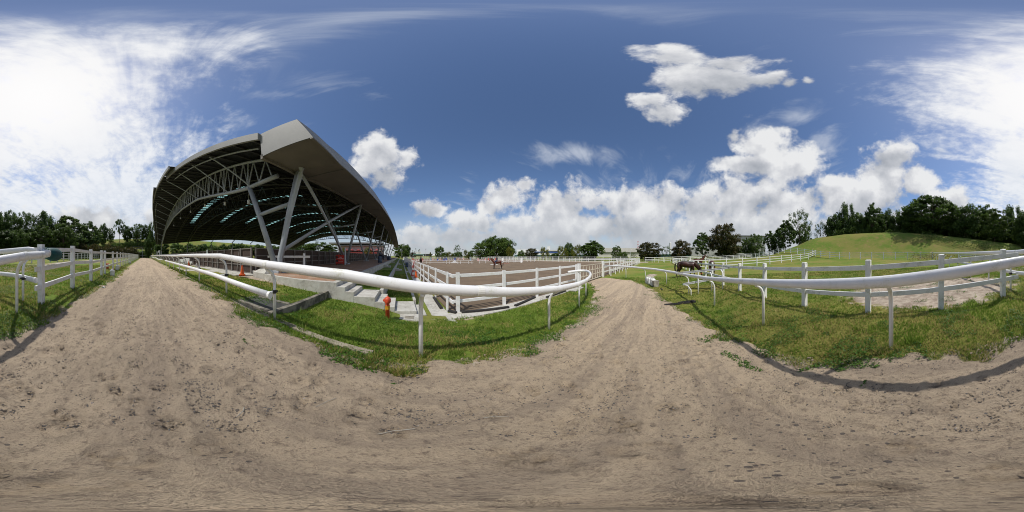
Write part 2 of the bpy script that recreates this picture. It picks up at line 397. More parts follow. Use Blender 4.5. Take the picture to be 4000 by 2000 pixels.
def horse_mat(name, c1, c2, leg=0.55):
    def ex(T, vec, cur, b):
        sp = T.new('ShaderNodeSeparateXYZ', ins={0: vec})
        k = T.maprange(sp.outputs[2], leg-.12, leg+.12, 1, 0)
        c = T.mix(k, cur, (.016, .010, .008, 1)); T.l.new(c, b.inputs['Base Color']); return c
    return mat(name, c1, .38, c2, 2.2, extra=ex, spec=.45)
M['bay'] = horse_mat('glossy_dark_bay_coat', (.050, .013, .008), (.020, .007, .005), .75)
M['chestnut'] = horse_mat('chestnut_coat', (.105, .024, .010), (.06, .014, .007), .55)
M['chestnut2'] = horse_mat('red_brown_coat', (.11, .030, .016), (.065, .019, .010), .6)
M['halter'] = mat('red_webbing', (.6, .02, .02), .6)
M['leather'] = mat('black_leather', (.018, .015, .014), .4)
M['skin'] = mat('skin', (.35, .19, .12), .55)
M['navy'] = mat('dark_navy_cloth', (.02, .024, .04), .8)
M['denim'] = mat('blue_breeches', (.06, .085, .17), .8)

# foliage
def leafmat(name, cols, rough=.5):
    m = bpy.data.materials.new(name); m.use_nodes = True; T = NT(m.node_tree); b = T.n['Principled BSDF']
    a = T.new('ShaderNodeAttribute', attribute_name='tint')
    oi = T.new('ShaderNodeObjectInfo')
    f = T.math('ADD', a.outputs['Fac'], T.math('MULTIPLY_ADD', oi.outputs['Random'], .18, -.09), clamp=True)
    c = T.ramp(f, [(i/(len(cols)-1), x) for i, x in enumerate(cols)])
    T.l.new(c, b.inputs['Base Color']); b.inputs['Roughness'].default_value = rough; b.inputs['Specular IOR Level'].default_value = .3
    o = T.n['Material Output']; tr = T.new('ShaderNodeBsdfTranslucent', ins={'Color': c})
    mx = T.new('ShaderNodeMixShader', ins={0: .46, 1: b.outputs[0], 2: tr.outputs[0]}); T.l.new(mx.outputs[0], o.inputs[0])
    return m
M['leaf_dark'] = leafmat('dark_foliage', [(.032, .062, .014), (.075, .130, .027), (.145, .21, .045)])
M['leaf_mid'] = leafmat('green_foliage', [(.038, .070, .014), (.085, .145, .026), (.155, .225, .045)])
M['leaf_light'] = leafmat('light_green_foliage', [(.035, .065, .012), (.085, .14, .022), (.14, .20, .04)])
M['leaf_yellow'] = leafmat('yellow_green_foliage', [(.06, .075, .010), (.15, .165, .018), (.24, .24, .04)])
M['leaf_red'] = leafmat('green_and_rust_foliage', [(.025, .035, .010), (.060, .065, .016), (.13, .075, .025)])
M['leaf_brown'] = leafmat('reedy_brown_foliage', [(.06, .06, .02), (.12, .10, .035), (.18, .11, .05)])
M['blade'] = leafmat('grass_blades', [(.100, .155, .020), (.150, .245, .030), (.22, .315, .050), (.44, .35, .14)], .6)
M['clover'] = leafmat('clover_leaves', [(.04, .10, .012), (.075, .17, .02), (.12, .24, .035)], .5)
M['bark'] = mat('bark', (.16, .125, .09), .9, (.08, .065, .05), 6.0, bump=.5, bs=20)

def ground_material(name='meadow_ground'):
    m = bpy.data.materials.new(name); m.use_nodes = True; T = NT(m.node_tree); b = T.n['Principled BSDF']
    p = T.new('ShaderNodeNewGeometry').outputs['Position']
    big = T.noise(p, .16, 5, .6); mid = T.noise(p, 1.1, 6, .65); fine = T.noise(p, 9.0, 8, .75); vf = T.noise(p, 60.0, 4, .7)
    g = T.mix(T.maprange(fine, .3, .7), (.092, .140, .020, 1), (.165, .240, .034, 1))
    g = T.mix(T.math('MULTIPLY', T.maprange(big, .42, .6), .8), g, (.235, .215, .055, 1))
    dry = T.math('MULTIPLY', T.maprange(mid, .50, .70), T.maprange(fine, .35, .6, .2, 1.0))
    dr = T.new('ShaderNodeAttribute', attribute_name='dry').outputs['Fac']
    g = T.mix(T.math('MULTIPLY', dry, T.math('ADD', .30, T.math('MULTIPLY', dr, .95)), clamp=True), g, (.27, .195, .075, 1))
    g = T.mix(T.math('MULTIPLY', T.maprange(vf, .42, .30), .55), g, (.028, .038, .010, 1))
    soil = T.mix(T.maprange(T.noise(p, 3.5, 8, .7), .35, .65), (.50, .425, .335, 1), (.26, .20, .155, 1))
    soil = T.mix(T.math('MULTIPLY', T.maprange(vf, .42, .3), .8), soil, (.07, .055, .045, 1))
    br = T.new('ShaderNodeAttribute', attribute_name='bare').outputs['Fac']
    k = T.maprange(T.math('ADD', br, T.math('MULTIPLY_ADD', T.noise(p, 2.6, 8, .75), 1.5, -.75)), .42, .62)
    c = T.mix(k, g, soil); T.l.new(c, b.inputs['Base Color'])
    b.inputs['Roughness'].default_value = .9; b.inputs['Specular IOR Level'].default_value = .15
    bp = T.new('ShaderNodeBump', ins={'Strength': .8, 'Distance': .05, 'Height': T.math('ADD', fine, T.math('MULTIPLY', vf, .35))}); T.l.new(bp.outputs[0], b.inputs['Normal'])
    return m
M['ground'] = ground_material()
def dirt_material():
    m = bpy.data.materials.new('sandy_dirt'); m.use_nodes = True; T = NT(m.node_tree); b = T.n['Principled BSDF']
    p = T.new('ShaderNodeNewGeometry').outputs['Position']
    n1 = T.noise(p, 1.4, 7, .65); n2 = T.noise(p, 15.0, 9, .80); n3 = T.noise(p, 85.0, 4, .75)
    mp = T.new('ShaderNodeMapping', ins={'Vector': p}); mp.inputs['Scale'].default_value = (.12, 1.5, 1); mp.inputs['Rotation'].default_value = (0, 0, R(-2)); mp.inputs['Location'].default_value = (0, .55, 0)
    tr = T.noise(mp.outputs[0], 1.6, 6, .7)
    c = T.mix(T.maprange(n1, .35, .66), (.545, .435, .315, 1), (.460, .368, .268, 1))
    sx_ = T.new('ShaderNodeSeparateXYZ', ins={0: p})
    c = T.mix(T.math('MULTIPLY', T.maprange(sx_.outputs[0], -1.5, 2.5), .6), c, (.58, .455, .310, 1))
    c = T.mix(T.math('MULTIPLY', T.maprange(tr, .46, .58), .5), c, (.32, .255, .195, 1))
    c = T.mix(T.math('MULTIPLY', T.maprange(n2, .50, .64), .80), c, (.205, .160, .125, 1))
    c = T.mix(T.math('MULTIPLY', T.maprange(n2, .40, .30), .5), c, (.48, .385, .29, 1))
    vo = T.new('ShaderNodeTexVoronoi', feature='F1', ins={'Vector': p, 'Scale': 26.0, 'Randomness': 1.0})
    rnd = T.new('ShaderNodeSeparateColor', ins={0: vo.outputs['Color']})
    rad = T.math('MULTIPLY', T.maprange(rnd.outputs[0], .55, 1.0, 0, .34, False), T.maprange(T.noise(p, .9, 4, .6), .38, .62, .35, 1.2))
    spk = T.math('LESS_THAN', vo.outputs['Distance'], rad)
    c = T.mix(T.math('MULTIPLY', spk, .75), c, (.085, .080, .085, 1))
    c = T.mix(T.math('MULTIPLY', T.maprange(n3, .50, .68), .55), c, (.17, .135, .11, 1))
    c = T.mix(T.math('MULTIPLY', T.maprange(n3, .44, .32), .40), c, (.56, .46, .35, 1))
    T.l.new(c, b.inputs['Base Color']); b.inputs['Roughness'].default_value = .95; b.inputs['Specular IOR Level'].default_value = .12
    h = T.math('ADD', T.math('MULTIPLY', n2, 1.0), T.math('ADD', T.math('MULTIPLY', n3, .40), T.math('MULTIPLY', spk, .12)))
    bp = T.new('ShaderNodeBump', ins={'Strength': 1.0, 'Distance': .06, 'Height': h}); T.l.new(bp.outputs[0], b.inputs['Normal'])
    return m
M['dirt'] = dirt_material()
def sand_extra(T, vec, cur, b):
    g = T.new('ShaderNodeNewGeometry'); n = T.noise(g.outputs['Position'], 14.0, 8, .75)
    bp = T.new('ShaderNodeBump', ins={'Strength': .8, 'Distance': .05, 'Height': n}); T.l.new(bp.outputs[0], b.inputs['Normal'])
    c = T.mix(T.math('MULTIPLY', T.maprange(n, .56, .70), .5), cur, (.13, .10, .075, 1)); T.l.new(c, b.inputs['Base Color']); return c
M['sand'] = mat('arena_sand', (.195, .145, .100), .95, (.160, .120, .085), .5, coord='World', spec=.1, extra=sand_extra)
def paver_extra(T, vec, cur, b):
    g = T.new('ShaderNodeNewGeometry')
    br = T.new('ShaderNodeTexBrick', ins={'Vector': g.outputs['Position'], 'Color1': (.42, .22, .12, 1), 'Color2': (.30, .17, .11, 1), 'Mortar': (.16, .12, .09, 1), 'Scale': 4.6, 'Mortar Size': .03, 'Bias': -.1})
    n = T.noise(g.outputs['Position'], 2.0, 6, .7)
    c = T.mix(T.math('MULTIPLY', T.maprange(n, .45, .7), .6), br.outputs[0], (.40, .34, .27, 1)); T.l.new(c, b.inputs['Base Color']); return c
M['paver'] = mat('orange_brick_pavers', (.4, .2, .1), .85, coord='World', extra=paver_extra)
def slat_extra(T, vec, cur, b):
    g = T.new('ShaderNodeNewGeometry'); sp = T.new('ShaderNodeSeparateXYZ', ins={0: g.outputs['Position']})
    s = T.math('ADD', sp.outputs[0], sp.outputs[1])
    fr = T.math('FRACT', T.math('MULTIPLY', s, 11.0))
    k = T.math('LESS_THAN', fr, .3)
    c = T.mix(k, cur, (.018, .014, .012, 1)); T.l.new(c, b.inputs['Base Color']); return c
M['slats'] = mat('brown_slatted_boards', (.105, .070, .052), .75, (.075, .050, .040), 1.5, coord='World', extra=slat_extra)
M['slatpost'] = mat('weathered_grey_steel', (.27, .25, .23), .6, (.20, .185, .17), 3.0)

# ------------------------------------------------------------------ ground sheets
def axis(lo, hi, segs):
    # segs: list of (start, end, step)
    out = []
    for a, b, s in segs: out += list(np.arange(a, b, s))
    return np.array(sorted(set([round(float(v), 4) for v in out if lo <= v <= hi]+[lo, hi])))
def grid_faces(nx, ny):
    i = np.arange(nx-1)[:, None]*ny+np.arange(ny-1)[None, :]
    return np.stack([i, i+ny, i+ny+1, i+1], -1).reshape(-1, 4)
gx = axis(-1500, 1500, [(-1500, -200, 130), (-200, -80, 4), (-80, -20, 1.5), (-20, -9, .5), (-9, 11, .14), (11, 26, .5), (26, 80, 1.5), (80, 200, 6), (200, 1500, 130)])
gy = axis(-1500, 1500, [(-1500, -200, 130), (-200, -70, 5), (-70, -20, 1.0), (-20, -9, .4), (-9, 6, .14), (6, 20, .7), (20, 130, 3), (130, 200, 10), (200, 1500, 130)])
X, Y = np.meshgrid(gx, gy, indexing='ij')
Z = hz(X, Y)
rr = np.hypot(X, Y)
Z = Z+(fbm(X*1.3, Y*1.3, 4)-.5)*.10*sstep(200, 20, rr)*np.where((Y > 4.6) & (X > -8), 0, 1)+(fbm(X*4, Y*4, 3)-.5)*.035*sstep(14, 6, rr)*(Y < 4.9)
se = np.interp(X, *S_EDGE); ne = np.interp(X, *N_EDGE); edge = np.minimum(Y-se, ne-Y); edge = np.where((X < 14.9) & (X > -74), edge, -9)
Z = Z-.05*sstep(.15, .5, edge)
bare = np.clip(sstep(-.55, .05, edge)*.62, 0, 1)
def patch(x0, y0, rx, ry, s=1.0): return s*np.exp(-(((X-x0)/rx)**2+((Y-y0)/ry)**2)**1.3)
bare = np.maximum.reduce([bare, patch(-.8, -6.2, 3.1, 2.1, 1.6), patch(-10, -8.5, 6, 2.6, 1.0), patch(-24, -9, 12, 3, .95), patch(-6.5, -5.2, 2.2, .7, .55), patch(17.5, .6, 1.8, .7, .8), patch(11, -5.5, 2, 1.0, .45), patch(-40, -8, 14, 2.5, .6), patch(2, 4.75, 2.5, .3, .5)])
far_dirt = ((Y > 5) & (X <= -2.2) & (X > -64) & (Y < 92)) | ((X > 50.5) & (Y > 3) & (X < 60)) | ((Y > 115) & (Y < 122))
bare = np.where(far_dirt, .9, bare)
dry = np.clip(sstep(-2, -4, Y)*.8+sstep(-28, -40, Y)*1.0, 0, 1)*(1-patch(0, -3.0, 4, .5, .4))
gr = np_mesh('ground', np.stack([X, Y, Z], -1).reshape(-1, 3), grid_faces(len(gx), len(gy)), M['ground'], {'bare': bare, 'dry': dry}, smooth=True, kind='structure')

# dirt track: a sheet whose rim dips raggedly under the turf
tx = axis(-75, 15, [(-75, -25, .6), (-25, -8, .2), (-8, -3, .06), (-3, 3, .03), (3, 8, .06), (8, 15, .12)])
tt = np.concatenate([np.linspace(-.12, .12, 22), np.linspace(.12, .88, 92)[1:-1], np.linspace(.88, 1.12, 22)])
TXg, TTg = np.meshgrid(tx, tt, indexing='ij')
s_ = np.interp(TXg, *S_EDGE); n_ = np.interp(TXg, *N_EDGE)
TY = s_+(n_-s_)*TTg; e = np.minimum(TY-s_, n_-TY)
zb = hz(TXg, TY)+(fbm(TXg*1.3, TY*1.3, 4)-.5)*.10*sstep(200, 20, np.hypot(TXg, TY))
ruts = (fbm(TXg*.22+3, TY*3.4+.6, 3)-.5)*.04
hoof = np.zeros_like(TXg)
rh = np.random.default_rng(5)
for k in range(420):
    cx = rh.uniform(-7, 8); cy = rh.uniform(-1.7, 1.9); a = rh.uniform(-.6, .6)+(math.pi if k % 2 else 0); r0 = rh.uniform(.05, .075)
    i0, i1 = np.searchsorted(tx, [cx-.2, cx+.2])
    sx = TXg[i0:i1]-cx; sy = TY[i0:i1]-cy
    d = np.hypot(sx, sy); an = np.arctan2(sy, sx)-a
    ring = np.exp(-((d-r0)/.016)**2)*(np.cos(an) > -.55)
    dpt = rh.uniform(.4, 1.3)
    hoof[i0:i1] += dpt*2.1*(-.013*ring+.009*np.exp(-((d-r0-.035)/.02)**2)-.006*(d < r0))
fine = (fbm(TXg*9, TY*13, 5)-.5)*.050*(.4+1.2*fbm(TXg*.8+4, TY*2, 3))+(fbm(TXg*26, TY*30, 3)-.5)*.022
lift = -.045+.07*sstep(-.25, .22, e+(fbm(TXg*2.2, TY*2.2, 4)-.5)*.9)
TZ = zb+lift+(ruts+hoof+fine*sstep(-.1, .3, e))*sstep(30, 8, np.abs(TXg))
TZ = np.where(e < -.2, TZ-.05, TZ)
np_mesh('dirt_track', np.stack([TXg, TY, TZ], -1).reshape(-1, 3), grid_faces(len(tx), len(tt)), M['dirt'], smooth=True, kind='structure')
def track_z(x, y):
    return float(hz(np.array([x]), np.array([y]))[0])+.02

# arena sand, concrete strips, terraces
ax_ = axis(1.72, 50.2, [(1.72, 14, .2), (14, 50, 1.2)]); ay_ = axis(5.42, 115, [(5.42, 16, .2), (16, 115, 2.5)])
AX, AY = np.meshgrid(ax_, ay_, indexing='ij')
AZ = -.485+(fbm(AX*2.5, AY*2.5, 4)-.5)*.05*sstep(60, 10, AX+AY)+.03*sstep(.5, 0, AY-5.42)*0
np_mesh('arena_sand', np.stack([AX, AY, AZ], -1).reshape(-1, 3), grid_faces(len(ax_), len(ay_)), M['sand'], smooth=True, kind='structure')
s = MB().prism([(.98, 4.5), (1.62, 4.5), (1.62, 110), (.98, 110)], -.7, -.47); s.build('path', M['concrete_clean'], None)['kind'] = 'structure'
s = MB().prism([(1.62, 4.84), (1.9, 4.80), (5.5, 4.86), (9.8, 4.9), (9.8, 5.42), (1.7, 5.42), (1.62, 5.42)], -.7, -.462); s.build('concrete_strip', M['concrete'], None)['kind'] = 'structure'
# grass terraces between the retaining walls
def terrace(x0, x1, y0, y1, z, name):
    a = axis(x0, x1, [(x0, x1, .12)]); b = axis(y0, y1, [(y0, min(y1, 16), .14), (min(y1, 16), y1, 2)])
    A, B = np.meshgrid(a, b, indexing='ij'); C = z+(fbm(A*3, B*3, 3)-.5)*.03
    np_mesh(name, np.stack([A, B, C], -1).reshape(-1, 3), grid_faces(len(a), len(b)), M['ground'], {'bare': np.zeros(A.size), 'dry': np.zeros(A.size)}, smooth=True, kind='structure')
terrace(-2.08, -.84, 6.27, 96, .22, 'grass_terrace'); terrace(-.68, .46, 6.27, 96, -.19, 'grass_terrace'); terrace(.58, .98, 5.05, 100, -.40, 'grass_verge')
pd = MB().prism([(-15.3, 2.75), (-9.9, 2.85), (-10.6, 4.4), (-8.0, 5.0), (-7.4, 6.15), (-15.6, 6.15)], .2, .50); pd.build('concrete_pad', M['concrete_clean'], None)['kind'] = 'structure'

# ------------------------------------------------------------------ grass blades, clover and stones (stuff)
def ground_ok(x, y):
    se = np.interp(x, *S_EDGE); ne = np.interp(x, *N_EDGE); e = np.minimum(y-se, ne-y)
    e = np.where(x < 14.9, e, -9)
    ok = (e+(fbm(x*2.2, y*2.2, 4)-.5)*.9) < .02
    ok &= ~((y > 4.84) & (x > .9)) & ~((y > 5.0) & (x > -8)) & ~((y > 4.42) & (x > -.28) & (x < .95))
    ok &= ~((x > -15.3) & (x < -9) & (y > 2.8)) & ~((x > -3.66) & (x < -2.3) & (y > 2.3) & (y < 3.15)) & ~((np.abs(x+2.47) < .1) & (y > 2.3))
    br = 1.4*np.exp(-(((x+.8)/3.1)**2+((y+6.2)/2.1)**2)**1.3)
    ok &= (br+(fbm(x*2.6, y*2.6, 4)-.5)*1.0) < .42
    ok &= (fbm(x*.9+40, y*.9, 4)+.12*fbm(x*7, y*7, 2)) > .30
    return ok
def scatter(n, r0, r1, p=1.0):
    r = r0+(r1-r0)*RNG.random(n)**p; a = RNG.random(n)*2*np.pi
    return r*np.sin(a), r*np.cos(a), r
xs, ys, rs = scatter(430000, 1.7, 15.5, 1.35)
k = ground_ok(xs, ys); xs, ys, rs = xs[k], ys[k], rs[k]
tx1 = RNG.uniform(-2.06, .44, 26000); ty1 = 6.3+9*RNG.random(26000)**1.5; kk = (tx1 < -.86) | (tx1 > -.66); tx1 = tx1[kk]; ty1 = ty1[kk]
zg = hz(xs, ys)+(fbm(xs*1.3, ys*1.3, 4)-.5)*.10*np.where((ys > 4.6) & (xs > -8), 0, 1)
xs = np.concatenate([xs, tx1]); ys = np.concatenate([ys, ty1]); zg = np.concatenate([zg, np.where(tx1 < -.7, .22, -.19)]); rs = np.hypot(xs, ys)
n = len(xs)
lush = (fbm(xs*.8, ys*.8, 4)); north = ys > 2
pt_ = np.array([(-2.24, 2.28), (.27, 2.22), (3.07, 2.4), (5.46, 2.83), (-4.37, 2.38), (-6.66, 2.3), (.31, -2.27), (3.03, -2.31), (6.0, -2.2), (-2.24, -2.25), (-3.03, -2.24), (-4.87, -2.33), (-2.44, -3.98), (-.68, -3.98), (1.1, -3.88), (3.02, -3.84), (5.05, -3.92), (7.05, -3.92)])
near_ = np.min(np.hypot(xs[:, None]-pt_[None, :, 0], ys[:, None]-pt_[None, :, 1]), axis=1)
tuft = 1.6*np.exp(-(near_/.11)**2)+1.3*(fbm(xs*5+3, ys*5, 2) > .74)
hgt = (1+tuft)*(.020+.045*RNG.random(n)*(.45+lush))*np.where(north, 1.0, .85)*(1+rs*.03)
wd = (.0035+.0045*RNG.random(n))*(1+rs*.22)
an = RNG.random(n)*2*np.pi; lean = hgt*RNG.uniform(.1, 1.0, n); la = RNG.random(n)*2*np.pi
dx = np.cos(an)*wd; dy = np.sin(an)*wd
V = np.empty((n, 3, 3)); V[:, 0] = np.stack([xs-dx, ys-dy, zg-.012], -1); V[:, 1] = np.stack([xs+dx, ys+dy, zg-.012], -1)
V[:, 2] = np.stack([xs+np.cos(la)*lean, ys+np.sin(la)*lean, zg+hgt], -1)
dryk = (fbm(xs*1.1+9, ys*1.1, 4)) > np.where(north, .60, .455)
ti = np.clip(RNG.random(n)*.55+(lush-.5)*.5+.08, 0, .66); ti = np.where(dryk & (RNG.random(n) < .55), RNG.uniform(.8, 1, n), ti); ti = np.where(RNG.random(n) < .04, .95, ti)
g = np_mesh('grass', V.reshape(-1, 3), np.arange(3*n).reshape(-1, 3), M['blade'], {'tint': np.repeat(ti, 3)}, kind='stuff')
tag(g, 'short green and straw coloured grass beside the dirt track', 'grass', kind='stuff')
# clover and weeds creeping out over the rim of the track
xs, ys, rs = scatter(200000, 1.5, 9, 1.2)
se = np.interp(xs, *S_EDGE); ne = np.interp(xs, *N_EDGE); e = np.minimum(ys-se, ne-ys)+(fbm(xs*2.2, ys*2.2, 4)-.5)*.9
cl = fbm(xs*1.9+7, ys*1.9+3, 4)
k = (((e < .12) & (e > -.75)) & (cl > .535)) | ((e < -.3) & (cl > .64) & (ys < 4.5)) | ((e < .55) & (e > 0) & (cl > .66))
k &= ~((ys > 2.2) & (xs < -.4) & (xs > -2.47) & (ys < 2.36)) & ~((ys > 4.8) & (xs > -2.5)) & (xs > -9)
xs, ys, rs = xs[k][:26000], ys[k][:26000], rs[k][:26000]; n = len(xs)
zg = hz(xs, ys)+(fbm(xs*1.3, ys*1.3, 4)-.5)*.10*(ys < 4.6)+.02+RNG.random(n)*.028
r_ = (.005+.008*RNG.random(n))*(1+rs*.1); nr = RNG.normal(0, .35, (n, 2)); a0 = RNG.random(n)*6.28
V = np.empty((n, 4, 3))
for j in range(4):
    a = a0+j*np.pi/2; ox = np.cos(a)*r_; oy = np.sin(a)*r_
    V[:, j] = np.stack([xs+ox, ys+oy, zg+ox*nr[:, 0]+oy*nr[:, 1]], -1)
g = np_mesh('clover', V.reshape(-1, 3), np.arange(4*n).reshape(-1, 4), M['clover'], {'tint': np.repeat(RNG.random(n), 4)}, kind='stuff')
tag(g, 'bright green clover creeping over the edge of the track', 'clover', kind='stuff')
# stones and clods on the track
M['stone'] = mat('dark_gravel', (.055, .050, .048), .85, (.11, .10, .09), 5.0, coord='World')
M['stone_pale'] = mat('pale_gravel', (.34, .31, .28), .85, (.20, .17, .15), 5.0, coord='World')
def stones(nm, cnt, m, lo, hi, lab, seed, r1=9.0):
    rg = np.random.default_rng(seed)
    r = .8+(r1-.8)*rg.random(cnt*2)**1.25; a = rg.random(cnt*2)*2*np.pi; x = r*np.sin(a); y = r*np.cos(a)
    se = np.interp(x, *S_EDGE); ne = np.interp(x, *N_EDGE); e = np.minimum(y-se, ne-y)
    cl = fbm(x*1.5+seed, y*1.5, 4)
    k = (e > -.15) & (rg.random(cnt*2) < sstep(.30, .62, cl)*.65+.35)
    x, y, r = x[k][:cnt], y[k][:cnt], r[k][:cnt]; n = len(x)
    z = hz(x, y)+(fbm(x*1.3, y*1.3, 4)-.5)*.10+.024
    sz = (lo+(hi-lo)*rg.random(n)**3)*(1+.06*r)
    base = np.array([(1, 0, 0), (.3, .95, 0), (-.9, .5, 0), (-.7, -.7, 0), (.4, -.9, 0), (.1, .05, .75)])
    jit = rg.uniform(.6, 1.25, (n, 6, 1)); an = rg.random(n)*6.28; c, s = np.cos(an), np.sin(an)
    B = base[None]*jit*sz[:, None, None]; el = rg.uniform(.5, 1, n)
    B[:, :, 1] *= el[:, None]
    bx = B[:, :, 0]*c[:, None]-B[:, :, 1]*s[:, None]; by = B[:, :, 0]*s[:, None]+B[:, :, 1]*c[:, None]
    V = np.stack([x[:, None]+bx, y[:, None]+by, z[:, None]+B[:, :, 2]-.004], -1)
    F = np.array([(0, 1, 5), (1, 2, 5), (2, 3, 5), (3, 4, 5), (4, 0, 5)])
    F = (np.arange(n)[:, None, None]*6+F[None]).reshape(-1, 3)
    o = np_mesh(nm, V.reshape(-1, 3), F, m, kind='stuff'); tag(o, lab, 'gravel', kind='stuff')
stones('gravel', 48000, M['stone'], .0025, .0115, 'dark gravel and crumbs scattered over the dirt track', 31)
stones('earth_clods', 16000, M['dirt'], .005, .026, 'sandy clods of earth kicked up on the dirt track', 57)
stones('pale_gravel', 900, M['stone_pale'], .003, .012, 'few pale pebbles scattered over the dirt track', 77)
# ------------------------------------------------------------------ covered riding hall
GT = ([-5, 4.25, 6.45, 17, 27.6, 38, 44, 49, 59, 70, 80.6, 86, 100], [0, 0, 0, 1.15, 2.3, 2.94, 3.05, 2.96, 2.5, 1.97, .66, 0, -.4])
ST = ([4, 6.45, 17, 27.6, 38, 49, 59, 70, 81, 90], [0, 0, .4, .5, .7, .85, 1.0, 1.1, 1.25, 1.3])
def G(y): return float(np.interp(y, *GT))
def SH(y): return float(np.interp(y, *ST))
def roofz(x, y): return EYE+11.95-.007*(x+34)**2+G(y)
FRONT_A = ([-19.6, -15.1, -12.6, -5.0], [2.65, 3.08, 3.35, 4.25])
FRONT_B = ([-34.7, -28.4, -21.8, -15.6], [1.8, 1.8, 2.1, 2.4])
FRONT_C = ([-66, -55.8, -49, -39.2, -31.8, -26.0], [4.5, 3.4, 2.6, 1.85, 1.55, 1.45])
hall = thing('riding_hall', 'huge open sided riding hall with a curved grey roof on slanted steel columns', 'hall')
YEND = 86.0
def roof_sheet(name, xs, front, dz, y1=YEND, skyholes=True):
    ylist = [0.0, 5.0, 8.5]
    ks = []
    for k in range(7):
        yc = 15+10.6*k; ylist += [yc-.75, yc+.75, yc+3.5, yc+6.8]; ks.append(yc)
    ylist = [y for y in ylist if y < y1]+[y1]
    nx = len(xs); top = []; faces = []; sky = {k: [] for k in ks}
    V = []
    for x in xs:
        yf = float(np.interp(x, *front))
        for j, y in enumerate(ylist):
            yy = yf if j == 0 else y
            xx = x+(SH(yy) if x > -5.2 else 0)
            V.append((xx, yy, roofz(x, yy)+dz))
    ny = len(ylist); n0 = len(V)
    V += [(a, b, c-.14) for a, b, c in V]
    for i in range(nx-1):
        for j in range(ny-1):
            q = (i*ny+j, (i+1)*ny+j, (i+1)*ny+j+1, i*ny+j+1)
            yc = (ylist[j]+ylist[j+1])/2; xc = (xs[i]+xs[i+1])/2
            if skyholes and j > 0 and -51 < xc < -17 and any(abs(yc-k) < .5 for k in ks) and int((xc+100)/.58) % 3 < 2:
                kk = min(ks, key=lambda k: abs(yc-k)); sky[kk].append(q); continue
            faces.append(q); faces.append(tuple(a+n0 for a in q[::-1]))
    for i in range(nx-1):   # front rim
        a, b = i*ny, (i+1)*ny; faces.append((a, a+n0, b+n0, b)); a += ny-1; b += ny-1; faces.append((b, b+n0, a+n0, a))
    for j in range(ny-1):
        faces.append((j+1, j+1+n0, j+n0, j)); a = (nx-1)*ny; faces.append((a+j, a+j+n0, a+j+1+n0, a+j+1))
    mb = MB(); mb.v = V; mb.f = faces
    o = mb.build(name, M['roof'], hall)
    for k, fs in sky.items():
        if fs:
            m2 = MB(); 
            for q in fs: m2.add([(V[a][0], V[a][1], V[a][2]-.07) for a in q], [(0, 1, 2, 3)])
            m2.build('skylight', M['skylight'], o)
    return o
xsC = list(np.linspace(-66, -34.7, 55)); xsB = list(np.linspace(-34.7, -19.6, 27)); xsA = list(np.linspace(-19.6, -5.0, 26))
rC = roof_sheet('roof', xsC, FRONT_C, 0); roof_sheet('roof', xsB, FRONT_B, 0); roof_sheet('roof', xsA, FRONT_A, 0)
# overlapping tongues of the stepped front edge
def tongue(xs, front, back, dz):
    mb = MB()
    for x0, x1 in zip(xs[:-1], xs[1:]):
        p = []
        for x in (x0, x1): p += [(x, float(np.interp(x, *front)), roofz(x, 3)+dz), (x, back, roofz(x, 3)+dz)]
        mb.add([p[0], p[2], p[3], p[1]]+[(a, b, c-.1) for a, b, c in (p[0], p[2], p[3], p[1])], [(0, 1, 2, 3), (7, 6, 5, 4), (0, 4, 5, 1)])
    return mb.build('roof', M['roof'], hall)
tongue(list(np.linspace(-19.6, -15.8, 4)), FRONT_B, 3.4, .16); tongue(list(np.linspace(-34.7, -26, 6)), FRONT_C, 2.6, .16)
def fascia(xs, front, dz, h=.42, t=.12):
    mb = MB(); n = len(xs); V = []
    for x in xs:
        y = float(np.interp(x, *front)); z = roofz(x, y)+dz
        V += [(x, y-t, z+.05), (x, y-t, z-h), (x, y+.02, z-h), (x, y+.02, z+.05)]
    F = []
    for i in range(n-1):
        for j in range(4): F.append((i*4+j, i*4+(j+1) % 4, (i+1)*4+(j+1) % 4, (i+1)*4+j))
    F += [(0, 3, 2, 1), tuple((n-1)*4+j for j in range(4))]
    return mb.add(V, F).build('fascia', M['fascia'], hall)
fascia(list(np.linspace(-19.6, -5.0, 20)), FRONT_A, 0); fascia(list(np.linspace(-34.7, -15.8, 20)), FRONT_B, .16, .36); fascia(list(np.linspace(-66, -26, 36)), FRONT_C, .16, .30)
# long box eave along the near side
SEC = [(-5.0, 0.0), (-3.16, -.16), (-2.56, -1.62), (-2.80, -1.66), (-4.9, -1.53)]
ys_e = [4.25, 5.3, 6.45, 9, 12, 14.5, 17, 20, 24, 27.6, 33, 38, 44, 49, 54, 59, 64, 70, 75, 80.6, 84, YEND]
def sec_pt(k, y):
    dx, dz = SEC[k]; return (dx+SH(y), y, EYE+6.06+G(y)+dz)
def eave_strip(ka, kb, name, m, th=(0, 0, 0)):
    mb = MB(); V = []
    for y in ys_e: V += [sec_pt(ka, y), sec_pt(kb, y)]
    F = [(2*i, 2*i+1, 2*i+3, 2*i+2) for i in range(len(ys_e)-1)]
    return mb.add(V, F).build(name, m, hall)
eave_strip(0, 1, 'eave_top', M['fascia']); eave_strip(1, 2, 'eave_fascia', M['fascia'])
so = eave_strip(2, 4, 'soffit', M['soffit'])
mb = MB(); V = [sec_pt(k, 4.25) for k in (0, 1, 2, 4)]; mb.add(V+[(a, b+.04, c) for a, b, c in V], [(0, 1, 2, 3), (7, 6, 5, 4)]+[(i, 4+i, 4+(i+1) % 4, (i+1) % 4) for i in range(4)]); mb.build('eave_end_panel', M['fascia'], hall)
mb = MB(); V = [sec_pt(k, YEND) for k in (0, 1, 2, 4)]; mb.add(V, [(3, 2, 1, 0)]); mb.build('eave_end_panel', M['fascia'], hall)
